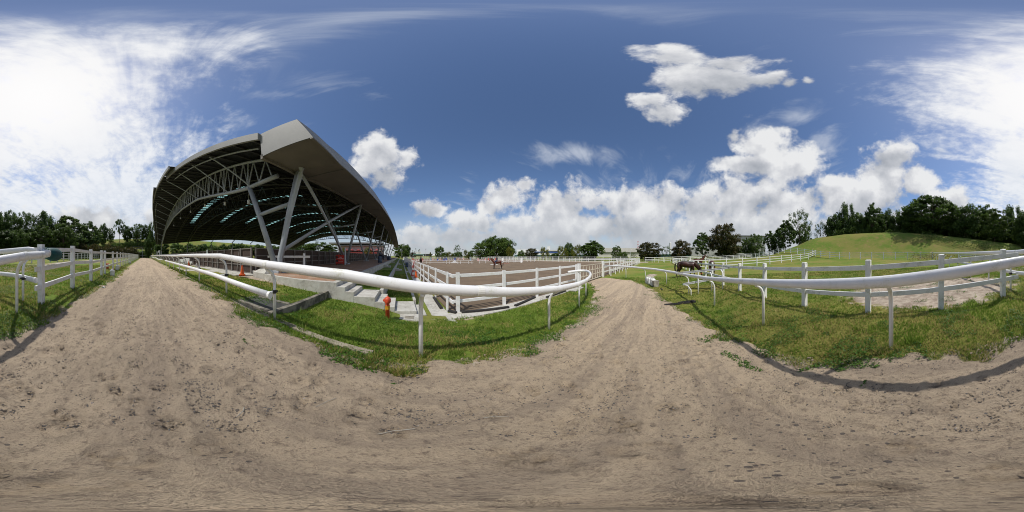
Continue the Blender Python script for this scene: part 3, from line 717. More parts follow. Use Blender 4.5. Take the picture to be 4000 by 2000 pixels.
# joints between soffit panels, and the dark inner lip
for y in (7.2, 12.3, 20, 31, 42, 53, 64):
    a = Vector(sec_pt(2, y)); b = Vector(sec_pt(4, y)); MB().bar(a+Vector((0, 0, -.012)), b+Vector((0, .25, -.012)), .035, .012).build('panel_joint', M['steel_dark'], so)
mb = MB()
for i in range(len(ys_e)-1):
    a = Vector(sec_pt(4, ys_e[i])); b = Vector(sec_pt(4, ys_e[i+1])); mb.bar(a, b, .12, .26)
mb.build('eave_edge_beam', M['soffit'], hall)
mb = MB()
for i in range(len(ys_e)-1):
    a = Vector(sec_pt(2, ys_e[i])); b = Vector(sec_pt(2, ys_e[i+1])); mb.bar(a+Vector((-.05, 0, -.03)), b+Vector((-.05, 0, -.03)), .10, .05)
mb.build('drip_edge', M['soffit'], hall)
# trusses
BC = ([-66, -62, -51, -36, -27, -19.3, -15, -10.9, -8.65, -5.9], [2.6, 4.5, 8.1, 8.95, 8.35, 7.4, 6.3, 5.2, 4.8, 4.75])
def botz(x, y): return EYE+float(np.interp(x, *BC))+G(y)
def truss(y, detail):
    mb = MB(); xs = list(np.linspace(-65, -6.1, 44))
    seg = 10 if detail else 6
    mb.tube([(x, y, botz(x, y)) for x in xs], .15, seg)
    mb.tube([(x, y, roofz(x, y)-.45) for x in xs], .11, seg)
    st_ = 1.15 if detail else 2.3
    x = -64.0; i = 0
    while x < -6.6:
        x2 = min(x+st_, -6.3)
        top = lambda q: (q, y, roofz(q, y)-.45)
        bot = lambda q: (q, y, botz(q, y))
        mb.tube([bot(x), top(x+st_/2)], .055 if detail else .045, 5, cap=False); mb.tube([top(x+st_/2), bot(x2)], .05 if detail else .045, 5, cap=False)
        if detail and i % 3 == 0: mb.tube([bot(x), top(x)], .06, 5, cap=False)
        x += st_; i += 1
    return mb
for k in range(8):
    y = 6.45+10.6*k
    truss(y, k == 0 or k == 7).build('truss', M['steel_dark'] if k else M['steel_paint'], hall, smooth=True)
    if k in (1, 4):   # secondary lattice between the main arches
        pass
for k in range(7):
    y = 6.45+10.6*k+5.3; mb = MB(); xs = list(np.linspace(-64, -7, 30))
    mb.tube([(x, y, roofz(x, y)-.5) for x in xs], .07, 5); mb.tube([(x, y, roofz(x, y)-1.3) for x in xs], .06, 5)
    for i in range(len(xs)-1): mb.tube([(xs[i], y, roofz(xs[i], y)-.5), (xs[i+1], y, roofz(xs[i+1], y)-1.3)], .035, 4, cap=False)
    mb.build('secondary_truss', M['steel_dark'], hall)
pm = []
for x in np.arange(-65, -5.5, 1.45):
    yf = float(np.interp(x, *(FRONT_C if x < -34.7 else FRONT_B if x < -19.6 else FRONT_A)))+.15
    ys_ = [yf]+[y for y in (6.45, 17, 27.6, 38, 44, 49, 59, 70, 80.6)]+[85.8]
    mb = MB()
    for a, b in zip(ys_[:-1], ys_[1:]): mb.bar((x, a, roofz(x, a)-.24), (x, b, roofz(x, b)-.24), .08, .17)
    mb.build('purlin', M['steel_black'], hall)
# lattice bracing between the arches (x = const)
for x in (-56, -46.5, -37, -27.5, -18):
    mb = MB()
    for k in range(7):
        y0 = 6.45+10.6*k; y1 = y0+10.6
        mb.tube([(x, y0, botz(x, y0)), (x, y1, botz(x, y1))], .055, 5)
        for t in range(4):
            a = y0+t*2.65; b = a+2.65; zb_ = lambda q: botz(x, y0)+(botz(x, y1)-botz(x, y0))*(q-y0)/10.6
            mb.tube([(x, a, zb_(a)), (x, (a+b)/2, roofz(x, (a+b)/2)-.4)], .04, 4, cap=False); mb.tube([(x, (a+b)/2, roofz(x, (a+b)/2)-.4), (x, b, zb_(b))], .04, 4, cap=False)
    mb.build('cross_brace', M['steel_dark'], hall)
# raking struts that carry the front overhang
for i, x in enumerate([-9.5, -12.5, -16, -20, -24.5, -29, -33.5, -38, -42.5, -47, -51.5, -56, -60]):
    yf = float(np.interp(x, *(FRONT_C if x < -34.7 else FRONT_B if x < -19.6 else FRONT_A)))+.5
    mb = MB(); mb.tube([(x+1.0, 6.45, botz(x+1.0, 6.45)), (x-.6, yf, roofz(x-.6, yf)-.35)], .055, 6); mb.build('strut', M['steel_paint'], hall)
# edge tube under the overhang
MB().tube([(x, float(np.interp(x, *FRONT_A))+.9, roofz(x, 3)-.4) for x in np.linspace(-19.4, -6, 12)], .06, 6).build('edge_tube', M['steel_paint'], hall)
mb = MB().tube([(x, float(np.interp(x, *FRONT_C))+.7, roofz(x, 3)-.4) for x in np.linspace(-65, -35, 14)], .06, 6)
mb.build('edge_tube', M['steel_paint'], hall)
# V columns
def column(k):
    y = 6.45+10.6*k; fx = -6.07+SH(y)*.25; fz = .70; top = (-4.64+SH(y), y, EYE+4.70+G(y))
    inn = (-8.65, y, botz(-8.65, y)); s = 1.0 if k == 0 else .85
    mb = MB(); mb.tube([(fx-.22, y, fz+.35), inn], .165*s, 14); mb.build('column', M['steel_paint'], hall, smooth=True)
    mb = MB(); mb.tube([(fx+.05, y, fz+.35), top], .16*s, 14); mb.build('column', M['steel_paint'], hall, smooth=True)
    mb = MB(); t = .58
    A = Vector((fx-.22, y, fz+.35)).lerp(Vector(inn), t); B = Vector((fx+.05, y, fz+.35)).lerp(Vector(top), t+.05)
    mb.tube([A, B], .12*s, 12); mb.build('strut', M['steel_paint'], hall, smooth=True)
    mb = MB(); mb.prism([(fx-.5, y-.35), (fx+.35, y-.35), (fx+.35, y+.35), (fx-.5, y+.35)], fz-.04, fz+.12); mb.tube([(fx-.08, y, fz+.1), (fx-.08, y, fz+.5)], .2*s, 10); mb.build('column_base', M['steel_paint'], hall, bevel=.02)
for k in range(8): column(k)
# big corner pipe with elbow beside the first column
mb = MB(); mb.tube([(-5.75, 6.25, .72), (-5.72, 6.25, 1.25), (-5.80, 6.28, 1.5), (-4.42, 6.2, 5.75), (-4.30, 6.15, 6.05), (-4.42, 6.1, 6.28), (-4.75, 6.1, 6.32)], .125, 14); mb.build('downpipe', M['steel_paint'], hall, smooth=True)
# X bracing in the first bay and single braces further on
def brace(a, b, r=.09): MB().tube([a, b], r, 10).build('strut', M['steel_paint'], hall, smooth=True)
brace((-4.7, 6.6, 6.15), (-5.95, 16.9, 1.1), .095); brace((-5.95, 6.7, 1.9), (-4.3, 16.9, 7.3), .105)
# posts at the far side
for k in range(8):
    y = 6.45+10.6*k
    mb = MB(); mb.tube([(-64.4, y, .3), (-64.4, y, botz(-64.4, y)+.3)], .14, 8); mb.build('column', M['steel_paint'], hall)
for x, z in ((-9.9, .0), (-13.7, 0), (-19, 0), (-25.5, 0), (-33, 0), (-41, 0)):
    mb = MB(); mb.lathe([(.10, -.30), (.115, -.28), (.115, .02), (.06, .06)], 12, (x, 7.3, botz(x, 7.3)-.75+z)); mb.tube([(x, 7.3, botz(x, 7.3)-.72), (x, 7.3, roofz(x, 7.3)-.4)], .012, 4); mb.build('hall_lamp', M['jerry'], hall)

fl = MB().prism([(-8.2, 6.5), (-64, 6.5), (-64, 91), (-8.2, 91)][::-1], .2, .46).build('hall_floor', M['sand'], None); fl['kind'] = 'structure'
# ------------------------------------------------------------------ raised platform, steps, retaining walls
plat = thing('platform', 'raised concrete platform paved with orange bricks under the hall edge', 'platform')
front = [(-2.12, 5.05), (-3.0, 5.03), (-3.9, 5.07), (-4.86, 5.18), (-5.5, 5.30), (-6.05, 5.44)]
poly = front+[(-6.05, 6.15), (-8.1, 6.25), (-8.1, 96), (-2.12, 96)]
MB().prism(poly[::-1], -.6, .695).build('plinth', M['concrete'], plat)
MB().prism([(-2.34, 5.28), (-3.0, 5.25), (-3.9, 5.28), (-4.86, 5.38), (-5.5, 5.5), (-5.95, 5.62), (-5.95, 6.2), (-8.0, 6.3), (-8.0, 95.8), (-2.34, 95.8)][::-1], .69, .70).build('paving', M['paver'], plat)
mb = MB(); mb.prism([(-6.05, 5.44), (-6.05, 6.5), (-7.25, 6.7), (-7.15, 5.58)], .1, .72)
mb.add([(-6.05, 5.44, .72), (-7.15, 5.58, .72), (-7.25, 6.7, .72), (-6.05, 6.5, .72), (-6.2, 5.75, .90), (-6.85, 5.82, .90), (-6.9, 6.4, .90), (-6.2, 6.35, .90)], [(0, 4, 5, 1), (1, 5, 6, 2), (2, 6, 7, 3), (3, 7, 4, 0), (4, 7, 6, 5)])
mb.build('footing', M['concrete_clean'], plat)
steps = thing('staircase', 'pale concrete steps going down from the brick platform to the arena path', 'steps')
SX_ = [-2.12, -1.81, -1.51, -.82, -.51, -.20, .485, .80, 1.06]; SZ_ = [.557, .41, .27, .116, -.035, -.18, -.325, -.44]
for i, z in enumerate(SZ_):
    MB().box(SX_[i], SX_[i+1]-.002, 5.05+.001*i, 6.25, -.9, z).build('step', M['concrete'] if i < 5 else M['concrete_clean'], steps, bevel=.008)
slab = tag(MB().prism([(-.28, 4.74), (.56, 4.43), (.62, 5.04), (-.2, 5.045)], -.6, -.285).build('concrete_slab', M['concrete_clean'], None), 'pale concrete slab with a dark square patch at the foot of the steps', 'slab')
MB().prism([(.10, 4.68), (.36, 4.62), (.40, 4.86), (.13, 4.90)], -.285, -.281).build('drain_cover', M['concrete_dark'], slab)
for x, z0, z1, w, lab in ((-.76, -.6, .27, .14, 'upper concrete retaining wall between the two grass terraces'), (.515, -.6, -.13, .11, 'low concrete kerb below the bottom grass terrace')):
    tag(MB().box(x-w/2, x+w/2, 6.26, 98, z0, z1).build('retaining_wall', M['concrete'], None), lab, 'retaining wall')
for y in (19.5, 33.0):    # short flights crossing the terraces further on
    st_ = thing('staircase', 'short flight of steps crossing the grass terraces, %s one along the platform' % ('nearer' if y < 20 else 'farther'), 'steps')
    for i, (a, b, z) in enumerate(((-2.12, -1.7, .5), (-1.7, -1.3, .38), (-.69, -.3, .06), (-.3, .1, -.06), (.58, .9, -.3))):
        MB().box(a, b, y, y+1.3, -.6, z).build('step', M['concrete_clean'], st_)
# low wall and drain grate by the track
tag(MB().box(-2.54, -2.40, 2.36, 5.04, -.2, .385).build('low_wall', M['concrete_dark'], None, bevel=.012), 'low mossy concrete wall running from the drain to the platform', 'wall')
dr = thing('drain', 'rectangular storm drain with a steel bar grate beside the rail', 'drain', (0, 0, 0))
f = MB(); f.box(-3.72, -2.545, 2.36, 2.46, .0, .395); f.box(-3.72, -2.545, 3.06, 3.17, .0, .395); f.box(-3.82, -3.722, 2.36, 3.17, .0, .393); f.build('drain_frame', M['concrete_dark'], dr)
MB().box(-3.72, -2.545, 2.462, 3.058, -.2, .12).build('drain_pit', M['black'], dr)
g = MB()
for i in range(20): y = 2.478+i*.0295; g.box(-3.72, -2.547, y, y+.010, .33, .375)
for x in (-3.4, -3.1, -2.8): g.box(x, x+.012, 2.464, 3.056, .318, .345)
g.build('grate', M['steel_dark'], dr)
# kerb between the track and the lawn
mb = MB(); P = [(-9.5, 2.16), (-6, 2.2), (-3.8, 2.24), (-2.6, 2.26), (-1.85, 2.30), (-.87, 2.24), (-.4, 2.19)]
for a, b in zip(P[:-1], P[1:]):
    n_ = 6
    for i in range(n_):
        t0, t1 = i/n_, (i+1)/n_
        p = (a[0]+(b[0]-a[0])*t0, a[1]+(b[1]-a[1])*t0); q = (a[0]+(b[0]-a[0])*t1, a[1]+(b[1]-a[1])*t1)
        mb.bar((p[0], p[1], h1(*p)-.035), (q[0], q[1], h1(*q)-.035), .12, .12)
tag(mb.build('kerb', M['kerbstone'], None), 'narrow curved concrete kerb along the lawn side of the track', 'kerb')

# ------------------------------------------------------------------ brown slatted walls round the hall floor
def slat_wall(lab, p, q, z0, z1, n, outward):
    t = thing('slatted_wall', lab, 'wall'); P = Vector((*p, 0)); Q = Vector((*q, 0)); d = (Q-P).normalized(); o = Vector((*outward, 0))
    mb = MB(); mb.bar(P+Vector((0, 0, (z0+z1)/2)), Q+Vector((0, 0, (z0+z1)/2)), .05, z1-z0); mb.build('slat_panel', M['slats'], t)
    for i in range(n+1):
        c = P.lerp(Q, i/n)+o*.09
        MB().bar(c+Vector((0, 0, z0-.05)), c+Vector((0, 0, z1+.06)), .07, .07, up=d).build('post', M['slatpost'], t)
        if i % 3 == 1 and i < 14:
            MB().bar(c+d*.5+Vector((0, 0, z0)), c+d*.15+Vector((0, 0, z1)), .04, .04).build('brace', M['slatpost'], t)
    for f in (.06, .36, .68, 1.0):
        z = z0+(z1-z0)*f; MB().bar(P+o*.06+Vector((0, 0, z)), Q+o*.06+Vector((0, 0, z)), .04, .05).build('rail', M['slatpost'], t)
    return t
slat_wall('brown slatted kick wall on the track side of the riding hall', (-8.15, 6.3), (-61, 6.3), .42, 2.08, 44, (0, -1))
slat_wall('brown slatted kick wall running away along the brick platform', (-8.1, 6.45), (-8.1, 92), .62, 2.08, 64, (1, 0))
sg = thing('notice_sign', 'small white notice board with green lettering on the slatted wall', 'sign', (-15.3, 6.12, 1.93))
MB().box(-.20, .20, -.02, .02, -.36, .30).build('sign_board', M['signwhite'], sg)
for i, z in enumerate((.17, .02, -.13)):
    mb = MB()
    for j in range(4): mb.box(-.13+j*.07, -.085+j*.07, -.028, -.021, z-.03, z+.03)
    mb.build('text_line', M['signgreen'], sg)

# ------------------------------------------------------------------ running rails (goose-neck posts with oval plastic tube)
def neck_post(side, H=1.06, off=.22, r=.032):
    """post standing at the origin; the neck bends towards +side along local y"""
    p = [(0, 0, -.25), (0, 0, H-.32), (0, side*.015, H-.22), (0, side*.07, H-.11), (0, side*.15, H-.05), (0, side*off, H-.02)]
    return MB().tube(p, r, 10, up=(1, 0, 0)).mesh('post', M['white'], True)
PN = {1: neck_post(1), -1: neck_post(-1)}
def running_rail(lab, posts, dirs, railpath, H=1.12, r=(.062, .078), lower=(), name='running_rail', group=None, mat_='white', zr=None):
    t = thing(name, lab, 'rail', (0, 0, 0), group=group)
    for (x, y), d in zip(posts, dirs):
        o = bpy.data.objects.new('post', PN[1]); COL.objects.link(o); o.parent = t
        o.location = (x, y, h1(x, y)); o.rotation_euler = (0, 0, math.atan2(-d[0], d[1]))
        if zr and zr[0][0] <= x <= zr[0][-1]: o.scale = (1, 1, (float(np.interp(x, *zr))-h1(x, y))/1.12)
    P = [(x, y, float(np.interp(x, *zr)) if zr and zr[0][0] <= x <= zr[0][-1] else h1(x, y)+H) for x, y, z in railpath]
    rt = MB().tube(P, r[0], 18, ry=r[1]).build('rail_tube', M[mat_], t, smooth=True)
    for i in range(2, len(P)-1, 2 if len(P) < 25 else 3):
        a = Vector(P[i]); d = (Vector(P[i+1])-Vector(P[i-1])).normalized()
        MB().tube([a-d*.05, a+d*.05], r[0]+.0025, 18, ry=r[1]+.0025).build('joint_sleeve', M['moss'], rt, smooth=False)
    for lp in lower:
        Q = [(x, y, h1(x, y)+hh) for x, y, hh in lp['path']]
        lr = MB().tube(Q, .056, 16, ry=.066).build('lower_rail', M[mat_], t, smooth=True)
        for e_, nx_ in ((0, 1), (-1, -2)):
            a = Vector(Q[e_]); b = (a-Vector(Q[nx_])).normalized()
            MB().tube([a-b*.03, a+b*.022], .060, 16, ry=.070).build('end_cap', M[mat_], lr)
        for (x, y), d in lp['arms']:
            z = h1(x, y)+lp['h']
            am = MB().tube([(x, y, z), (x+d[0]*.22, y+d[1]*.22, z)], .024, 8).build('arm', M[mat_], t)
            MB().tube([(x, y, z-.035), (x, y, z+.035)], .040, 10).box(x-.03, x+.03, y-.07, y+.06, z-.022, z+.022).build('clamp', M['black'], am)
    return t
# rail on the lawn side of the track
nx_posts = [(-66+2.3*i, 2.32) for i in range(25)]; nx_posts = [p for p in nx_posts if p[0] < -9.6]
nx_posts += [(-8.96, 2.3), (-6.66, 2.3), (-4.37, 2.38), (-2.24, 2.28), (.27, 2.22), (3.07, 2.4), (5.46, 2.83), (7.6, 3.55), (9.75, 4.95)]
dirs = [(0, -1)]*(len(nx_posts)-4)+[(.1, -1), (.3, -.95), (.45, -.9), (-.3, .9)]
path = [(-67, 2.1, None)]+[(x, y-.22+.03*math.sin(x*1.7)*(x < -9), None) for x, y in nx_posts[:-5]]+[(-.7, 2.01, None), (.27, 2.0, None), (1.06, 2.02, None), (1.7, 2.06, None), (3.1, 2.16, None), (4.4, 2.34, None), (5.55, 2.6, None), (6.7, 2.95, None), (7.75, 3.35, None), (8.6, 3.75, None), (9.35, 4.2, None), (9.7, 4.5, None), (9.75, 4.72, None), (9.6, 5.0, None), (9.3, 5.22, None), (8.7, 5.28, None)]
lowA = dict(path=[(-4.75+2.75*0-1.6, 2.0, .60)]+[], arms=[], h=.6)
def lowpath(x0, x1, n, h0=.60, wob=0.0): return [(x0+(x1-x0)*i/n, 2.03+wob*math.sin(i*1.1), h0+(.05*math.sin(i*.8) if wob else 0)) for i in range(n+1)]
low1 = dict(path=lowpath(-16.2, -2.12, 12), arms=[((x, y), (0, -1)) for x, y in nx_posts if -16 < x < -2], h=.60)
low2 = dict(path=lowpath(-66, -19.5, 24, .58, .06), arms=[((x, y), (0, -1)) for x, y in nx_posts if -66 < x < -17.5], h=.58)
running_rail('white plastic running rail between the dirt track and the lawn with a second lower rail', nx_posts, dirs, path, lower=(low1, low2), zr=([-9.2, -6.66, -4.37, -2.24, -.7, .27, 1.06, 1.7, 3.07, 4.4, 5.5, 7.0], [1.63, 1.62, 1.60, 1.44, 1.345, 1.20, 1.10, 1.0, .83, .72, .66, .625]))
# rail on the paddock side
sp = [(-2.24, -2.25), (.31, -2.27), (3.03, -2.31), (6.0, -2.2), (8.6, -1.68), (11.4, -.66), (13.0, .95), (14.7, 2.85)]
sdv = [(0, 1), (0, 1), (0, 1), (-.1, 1), (-.25, .95), (-.4, .9), (-.75, .65), (-.85, .5)]
spath = [(-3.55, -2.22, None), (-2.9, -2.12, None), (-2.24, -2.04, None), (-1, -2.0, None), (.31, -2.0, None), (1.6, -2.03, None), (3.03, -2.07, None), (4.6, -2.04, None), (6.0, -1.95, None), (7.3, -1.75, None), (8.55, -1.45, None), (10, -1.0, None), (11.3, -.45, None), (12.2, .2, None), (12.85, 1.05, None), (13.7, 1.95, None), (14.5, 2.95, None), (15.1, 4.0, None), (15.55, 5.3, None)]
running_rail('white plastic running rail curving along the paddock side of the track', sp, sdv, spath, zr=([-3.8, -2.24, -1, .31, .6, 3.03, 6.0, 8.55, 11.4, 13, 14.7, 15.7], [1.67, 1.60, 1.45, 1.28, 1.25, 1.01, .72, .60, .58, .64, .64, .64]))
clo = thing('cloth_wrap', 'teal green cloth tied round the open end of the white rail', 'cloth', (0, 0, 0))
zc = 1.66; prof = [(-3.10, -2.15, zc+.01, .072), (-3.16, -2.16, zc, .10), (-3.26, -2.175, zc-.01, .145), (-3.42, -2.2, zc-.02, .165), (-3.6, -2.23, zc-.025, .17), (-3.76, -2.25, zc-.03, .15), (-3.82, -2.255, zc-.03, .07)]
MB().tube([p[:3] for p in prof], [p[3] for p in prof], 20).build('wrap', M['cloth'], clo, smooth=True)
for k in range(5):
    a = k*.9+.3; MB().tube([(-3.12, -2.155, zc+.05), (-3.06-.02*k, -2.15+.05*math.sin(a), zc+.075+.03*math.cos(a)), (-3.0, -2.14+.09*math.sin(a), zc+.03+.06*math.cos(a))], [.02, .035, .012], 6).build('knot', M['cloth'], clo, smooth=True)
# rail that leaves the paddock gap and runs off beside the field
rp = [(-2.86, -2.66), (-3.0, -4.4), (-3.05, -6.1), (-2.95, -8.0), (-2.9, -10.3), (-2.9, -12.8), (-2.9, -15.2), (-2.9, -17.6), (-2.9, -20), (-2.9, -22.5), (-2.9, -25), (-2.9, -27.5)]
running_rail('white running rail with goose neck posts going away beside the bare patch in the field', rp, [(-1, 0)]*len(rp), [(-3.0, -2.0, None), (-3.1, -2.7, None)]+[(x-.22, y, None) for x, y in rp[1:]]+[(-3.1, -29.5, None)], H=1.24,
    lower=(dict(path=[(-2.95, -2.35, .56), (-3.1, -3.2, .56), (-3.25, -4.4, .55), (-3.3, -6.1, .55)], arms=[((-2.86, -2.66), (-1, 0)), ((-3.0, -4.4), (-1, 0))], h=.56), dict(path=[(-3.15, -8.0, .62), (-3.12, -10.3, .62), (-3.12, -12.8, .62)], arms=[((x, y), (-1, 0)) for x, y in rp[3:6]], h=.62)))
# aluminium cross rail standing on the grass
cr = thing('cross_rail', 'open aluminium double rail on goose neck posts standing across the grass by the paddock', 'rail')
for x, y in ((8.35, -2.15), (8.2, -2.85), (8.0, -3.4)):
    o = bpy.data.objects.new('post', PN[1]); COL.objects.link(o); o.parent = cr; o.location = (x, y, h1(x, y)); o.rotation_euler = (0, 0, R(-90)+.1); o.scale = (1, 1, 1.0)
def channel(path, m='alu'):
    mb = MB()
    for dz, w, hh in ((.045, .075, .012), (0, .02, .09), (-.045, .075, .012), (.015, .05, .01), (-.015, .05, .01)):
        for a, b in zip(path[:-1], path[1:]): mb.bar((a[0], a[1], a[2]+dz), (b[0], b[1], b[2]+dz), w, hh)
    return mb
channel([(8.75, -1.05, h1(8.5, -1.6)+1.16), (8.25, -3.95, h1(8.2, -3.7)+1.12)]).build('upper_rail', M['alu'], cr)
channel([(8.55, -1.35, h1(8.5, -1.6)+.58), (8.5, -3.4, h1(8.2, -3.4)+.56)]).build('lower_rail', M['alu'], cr)
MB().tube([(8.3, -1.75, h1(8.3, -1.75)-.2), (8.32, -1.75, h1(8.3, -1.75)+.3), (8.42, -1.6, h1(8.3, -1.75)+.52), (8.5, -1.45, h1(8.3, -1.75)+.55)], .028, 8).build('bracket', M['white'], cr, smooth=True)

# ------------------------------------------------------------------ white post and rail fences
def post_mesh(w, H, m, cap=False, w2=None):
    mb = MB(); w2 = w2 or w; mb.box(-w/2, w/2, -w2/2, w2/2, -.3, H)
    if cap:
        mb.add([(-w/2-.004, -w2/2-.004, H), (w/2+.004, -w2/2-.004, H), (w/2+.004, w2/2+.004, H), (-w/2-.004, w2/2+.004, H), (-w*.32, -w2*.32, H+.02), (w*.32, -w2*.32, H+.02), (w*.32, w2*.32, H+.02), (-w*.32, w2*.32, H+.02)], [(0, 3, 2, 1), (0, 1, 5, 4), (1, 2, 6, 5), (2, 3, 7, 6), (3, 0, 4, 7), (4, 5, 6, 7)])
    return mb.mesh('post', m)
def fence(name, lab, posts, H, rails, w=.12, rw=.04, rh=.11, m='white', cap=False, off=(0, 0), ext=(0, 0), gap=(), group=None, lean=0.0, zf=None, w2=None, cat='fence'):
    zf = zf or h1
    t = thing(name, lab, cat, (0, 0, 0), group=group); pm_ = post_mesh(w, H, M[m], cap, w2); zs = [zf(x, y) for x, y in posts]
    for i, (x, y) in enumerate(posts):
        j = min(i, len(posts)-2); d = Vector((posts[j+1][0]-posts[j][0], posts[j+1][1]-posts[j][1])); a = math.atan2(d.y, d.x)
        o = bpy.data.objects.new('post', pm_); COL.objects.link(o); o.parent = t; o.location = (x, y, zs[i]); o.rotation_euler = (random.uniform(-.01, .01), lean+random.uniform(-.012, .012), a)
    for h in rails:
        mb = MB(); n = len(posts)
        for i in range(n-1):
            if i in gap: continue
            a = Vector((posts[i][0]+off[0], posts[i][1]+off[1], zs[i]+h)); b = Vector((posts[i+1][0]+off[0], posts[i+1][1]+off[1], zs[i+1]+h)); d = (b-a).normalized()
            if i == 0: a -= d*ext[0]
            if i == n-2: b += d*ext[1]
            mb.bar(a, b, rw, rh)
        mb.build('rail', M[m], t, bevel=.008 if len(posts) < 14 else 0)
    return t
line = lambda p, q, n: [(p[0]+(q[0]-p[0])*i/n, p[1]+(q[1]-p[1])*i/n) for i in range(n+1)]
AR = lambda x, y: -.49
fence('arena_fence', 'white three rail fence down the left side of the sand arena beside the concrete path', [(1.68, 5.79+2.08*i) for i in range(52)], 1.5, (.42, .90, 1.38), w=.13, rw=.05, rh=.12, off=(.10, 0), ext=(.38, 0), zf=AR, w2=.06)
fence('arena_fence', 'white three rail fence along the near end of the sand arena up to the gate', [(1.97+2.0*i*1.0, 5.42) for i in range(5)]+[(10.1, 5.42)], 1.5, (.42, .90, 1.38), w=.13, rw=.05, rh=.12, off=(0, .10), ext=(.22, 0), zf=AR, w2=.07)
fence('arena_fence', 'white three rail fence along the near end of the sand arena beyond the gate', [(15.95+2.0*i, 5.42) for i in range(18)], 1.5, (.42, .90, 1.38), w=.15, rw=.05, rh=.12, off=(0, .10), zf=AR, w2=.07)
fence('arena_fence', 'white three rail fence along the right side of the sand arena before the warehouses', [(50.2, 5.42+2.45*i) for i in range(45)], 1.45, (.42, .86, 1.32), w=.13, rw=.05, rh=.12, zf=AR)
fence('arena_fence', 'white three rail fence along the far end of the sand arena', [(1.7+2.42*i, 115) for i in range(21)], 1.5, (.42, .90, 1.38), w=.13, rw=.05, rh=.12, zf=AR)
fence('outer_fence', 'white rail fence standing just outside the right side of the arena', [(53.5, 6+3.1*i) for i in range(36)], 1.9, (.9, 1.3, 1.75), w=.09, rw=.05, rh=.09, zf=AR)
gt = thing('arena_gate', 'cream white double bar gate closing the arena at the end of the track', 'gate', (0, 0, 0))
for x in (10.35, 15.6):
    MB().box(x-.13, x+.13, 5.30, 5.5, -.8, 1.05).build('gate_post', M['white'], gt, bevel=.01)
M['cream'] = mat('cream_painted_steel', (.66, .62, .52), .55, (.5, .45, .36), 6.0)
for x0, x1 in ((10.55, 13.0), (13.05, 15.42)):
    lf = MB()
    for z in (-.40, .02, .42, .86): lf.bar((x0, 5.45, z), (x1, 5.45, z), .05, .05)
    for i in range(5): x = x0+(x1-x0)*i/4; lf.bar((x, 5.45, -.42), (x, 5.45, .88), .045, .045)
    lf.build('gate_leaf', M['cream'], gt)
fence('low_fence', 'thinner white two rail fence in front of the arena fence beyond the gate', [(16.3+1.9*i, 4.75) for i in range(16)], 1.08, (.52, 1.03), w=.07, rw=.04, rh=.08)
fence('dressage_fence', 'long low white two rail dressage boundary on small feet in the sand arena', [(5.2, 45.5), (7.0, 45), (7.9, 44.2), (12.2, 42.9), (13.0, 42.7), (15.3, 42.2), (16.0, 42.0), (18.2, 41.4), (19.1, 41.2)], .85, (.35, .78), w=.07, rw=.04, rh=.08, zf=AR, ext=(1, .4))
fence('dressage_fence', 'low white two rail dressage boundary right of the ridden horse', [(21.6, 41.3), (23.6, 41.3), (27.6, 41.5), (31.5, 41.7), (32.3, 41.7), (34.6, 41.8), (35.4, 41.8), (38, 42), (38.8, 42), (41, 42), (43, 42.1), (45, 42.2)], .85, (.35, .78), w=.07, rw=.04, rh=.08, zf=AR, ext=(.3, .5))
ft = MB()
for o_ in [c for c in bpy.data.objects if c.name.startswith('post') and c.parent and c.parent.name.startswith('dressage')]:
    x, y, z = o_.location; MB().box(x-.05, x+.05, y-.25, y+.25, -.475, -.43).build('foot', M['white'], o_.parent)

# paddock beside the camera
pa = [(-2.44, -3.98), (-.68, -3.98), (1.1, -3.88), (3.02, -3.84), (5.05, -3.92), (7.05, -3.92), (9.1, -3.9), (11.1, -3.9), (12.7, -3.9), (15.1, -3.9)]
fence('paddock_fence', 'mossy white square post fence along the paddock behind the curving rail', pa, 1.36, (.50, 1.18), w=.125, rw=.055, rh=.12, m='moss', cap=True, ext=(.55, 0))
fence('paddock_fence', 'mossy white fence continuing past the grazing horses towards the arena corner', [(17.3+2.6*i, -3.95-.04*i) for i in range(12)], 1.36, (.45, .85, 1.22), w=.12, rw=.05, rh=.11, m='white', cap=True)
fb_ = [(-3.03, -2.24), (-4.87, -2.33), (-6.78, -2.34), (-8.74, -2.4), (-9.62, -2.43), (-12.5, -2.5)]+[(-14.4-1.95*i, -2.5) for i in range(24)]
fence('paddock_fence', 'white square post fence along the left edge of the track into the distance', fb_, 1.40, (.42, .84, 1.27), w=.125, rw=.05, rh=.11, cap=False, ext=(.24, 0), gap=())
fence('field_fence', 'white three rail fence crossing the green field towards the foot of the hill', [(21.4-.05*i, -4.4-2.62*i) for i in range(11)], 1.38, (.45, .85, 1.25), w=.12, rw=.05, rh=.09, cap=True)
fence('field_fence', 'white three rail fence at the foot of the hill', line((47, -30.8), (-3.6, -30.2), 22), 1.38, (.45, .85, 1.25), w=.12, rw=.05, rh=.09, cap=True)
fence('field_fence', 'white three rail fence on the far side of the field below the roadside trees', line((45, -4.6), (47, -30.5), 11), 1.40, (.45, .85, 1.3), w=.12, rw=.05, rh=.09)
fence('outer_rail', 'white flat topped rail behind the far field fence rising towards the hill', line((54, 4), (55, -45), 16), 1.7, (1.0, 1.6), w=.09, rw=.10, rh=.14)
fence('field_fence', 'white three rail fence across the left paddock in front of the dark trees', line((-8.5, -12.2), (-66, -14.5), 27), 1.40, (.42, .84, 1.28), w=.13, rw=.05, rh=.11)
fence('field_fence', 'smaller white fence farther back in the left paddock', line((-6, -21), (-70, -24), 26), 1.35, (.42, .84, 1.25), w=.11, rw=.05, rh=.10)
fence('far_fence', 'low white rail closing the paddock between the arena corner and the field', line((50.5, 3.5), (50.5, -4.2), 4), 1.2, (.6, 1.1), w=.09, rw=.06, rh=.09)
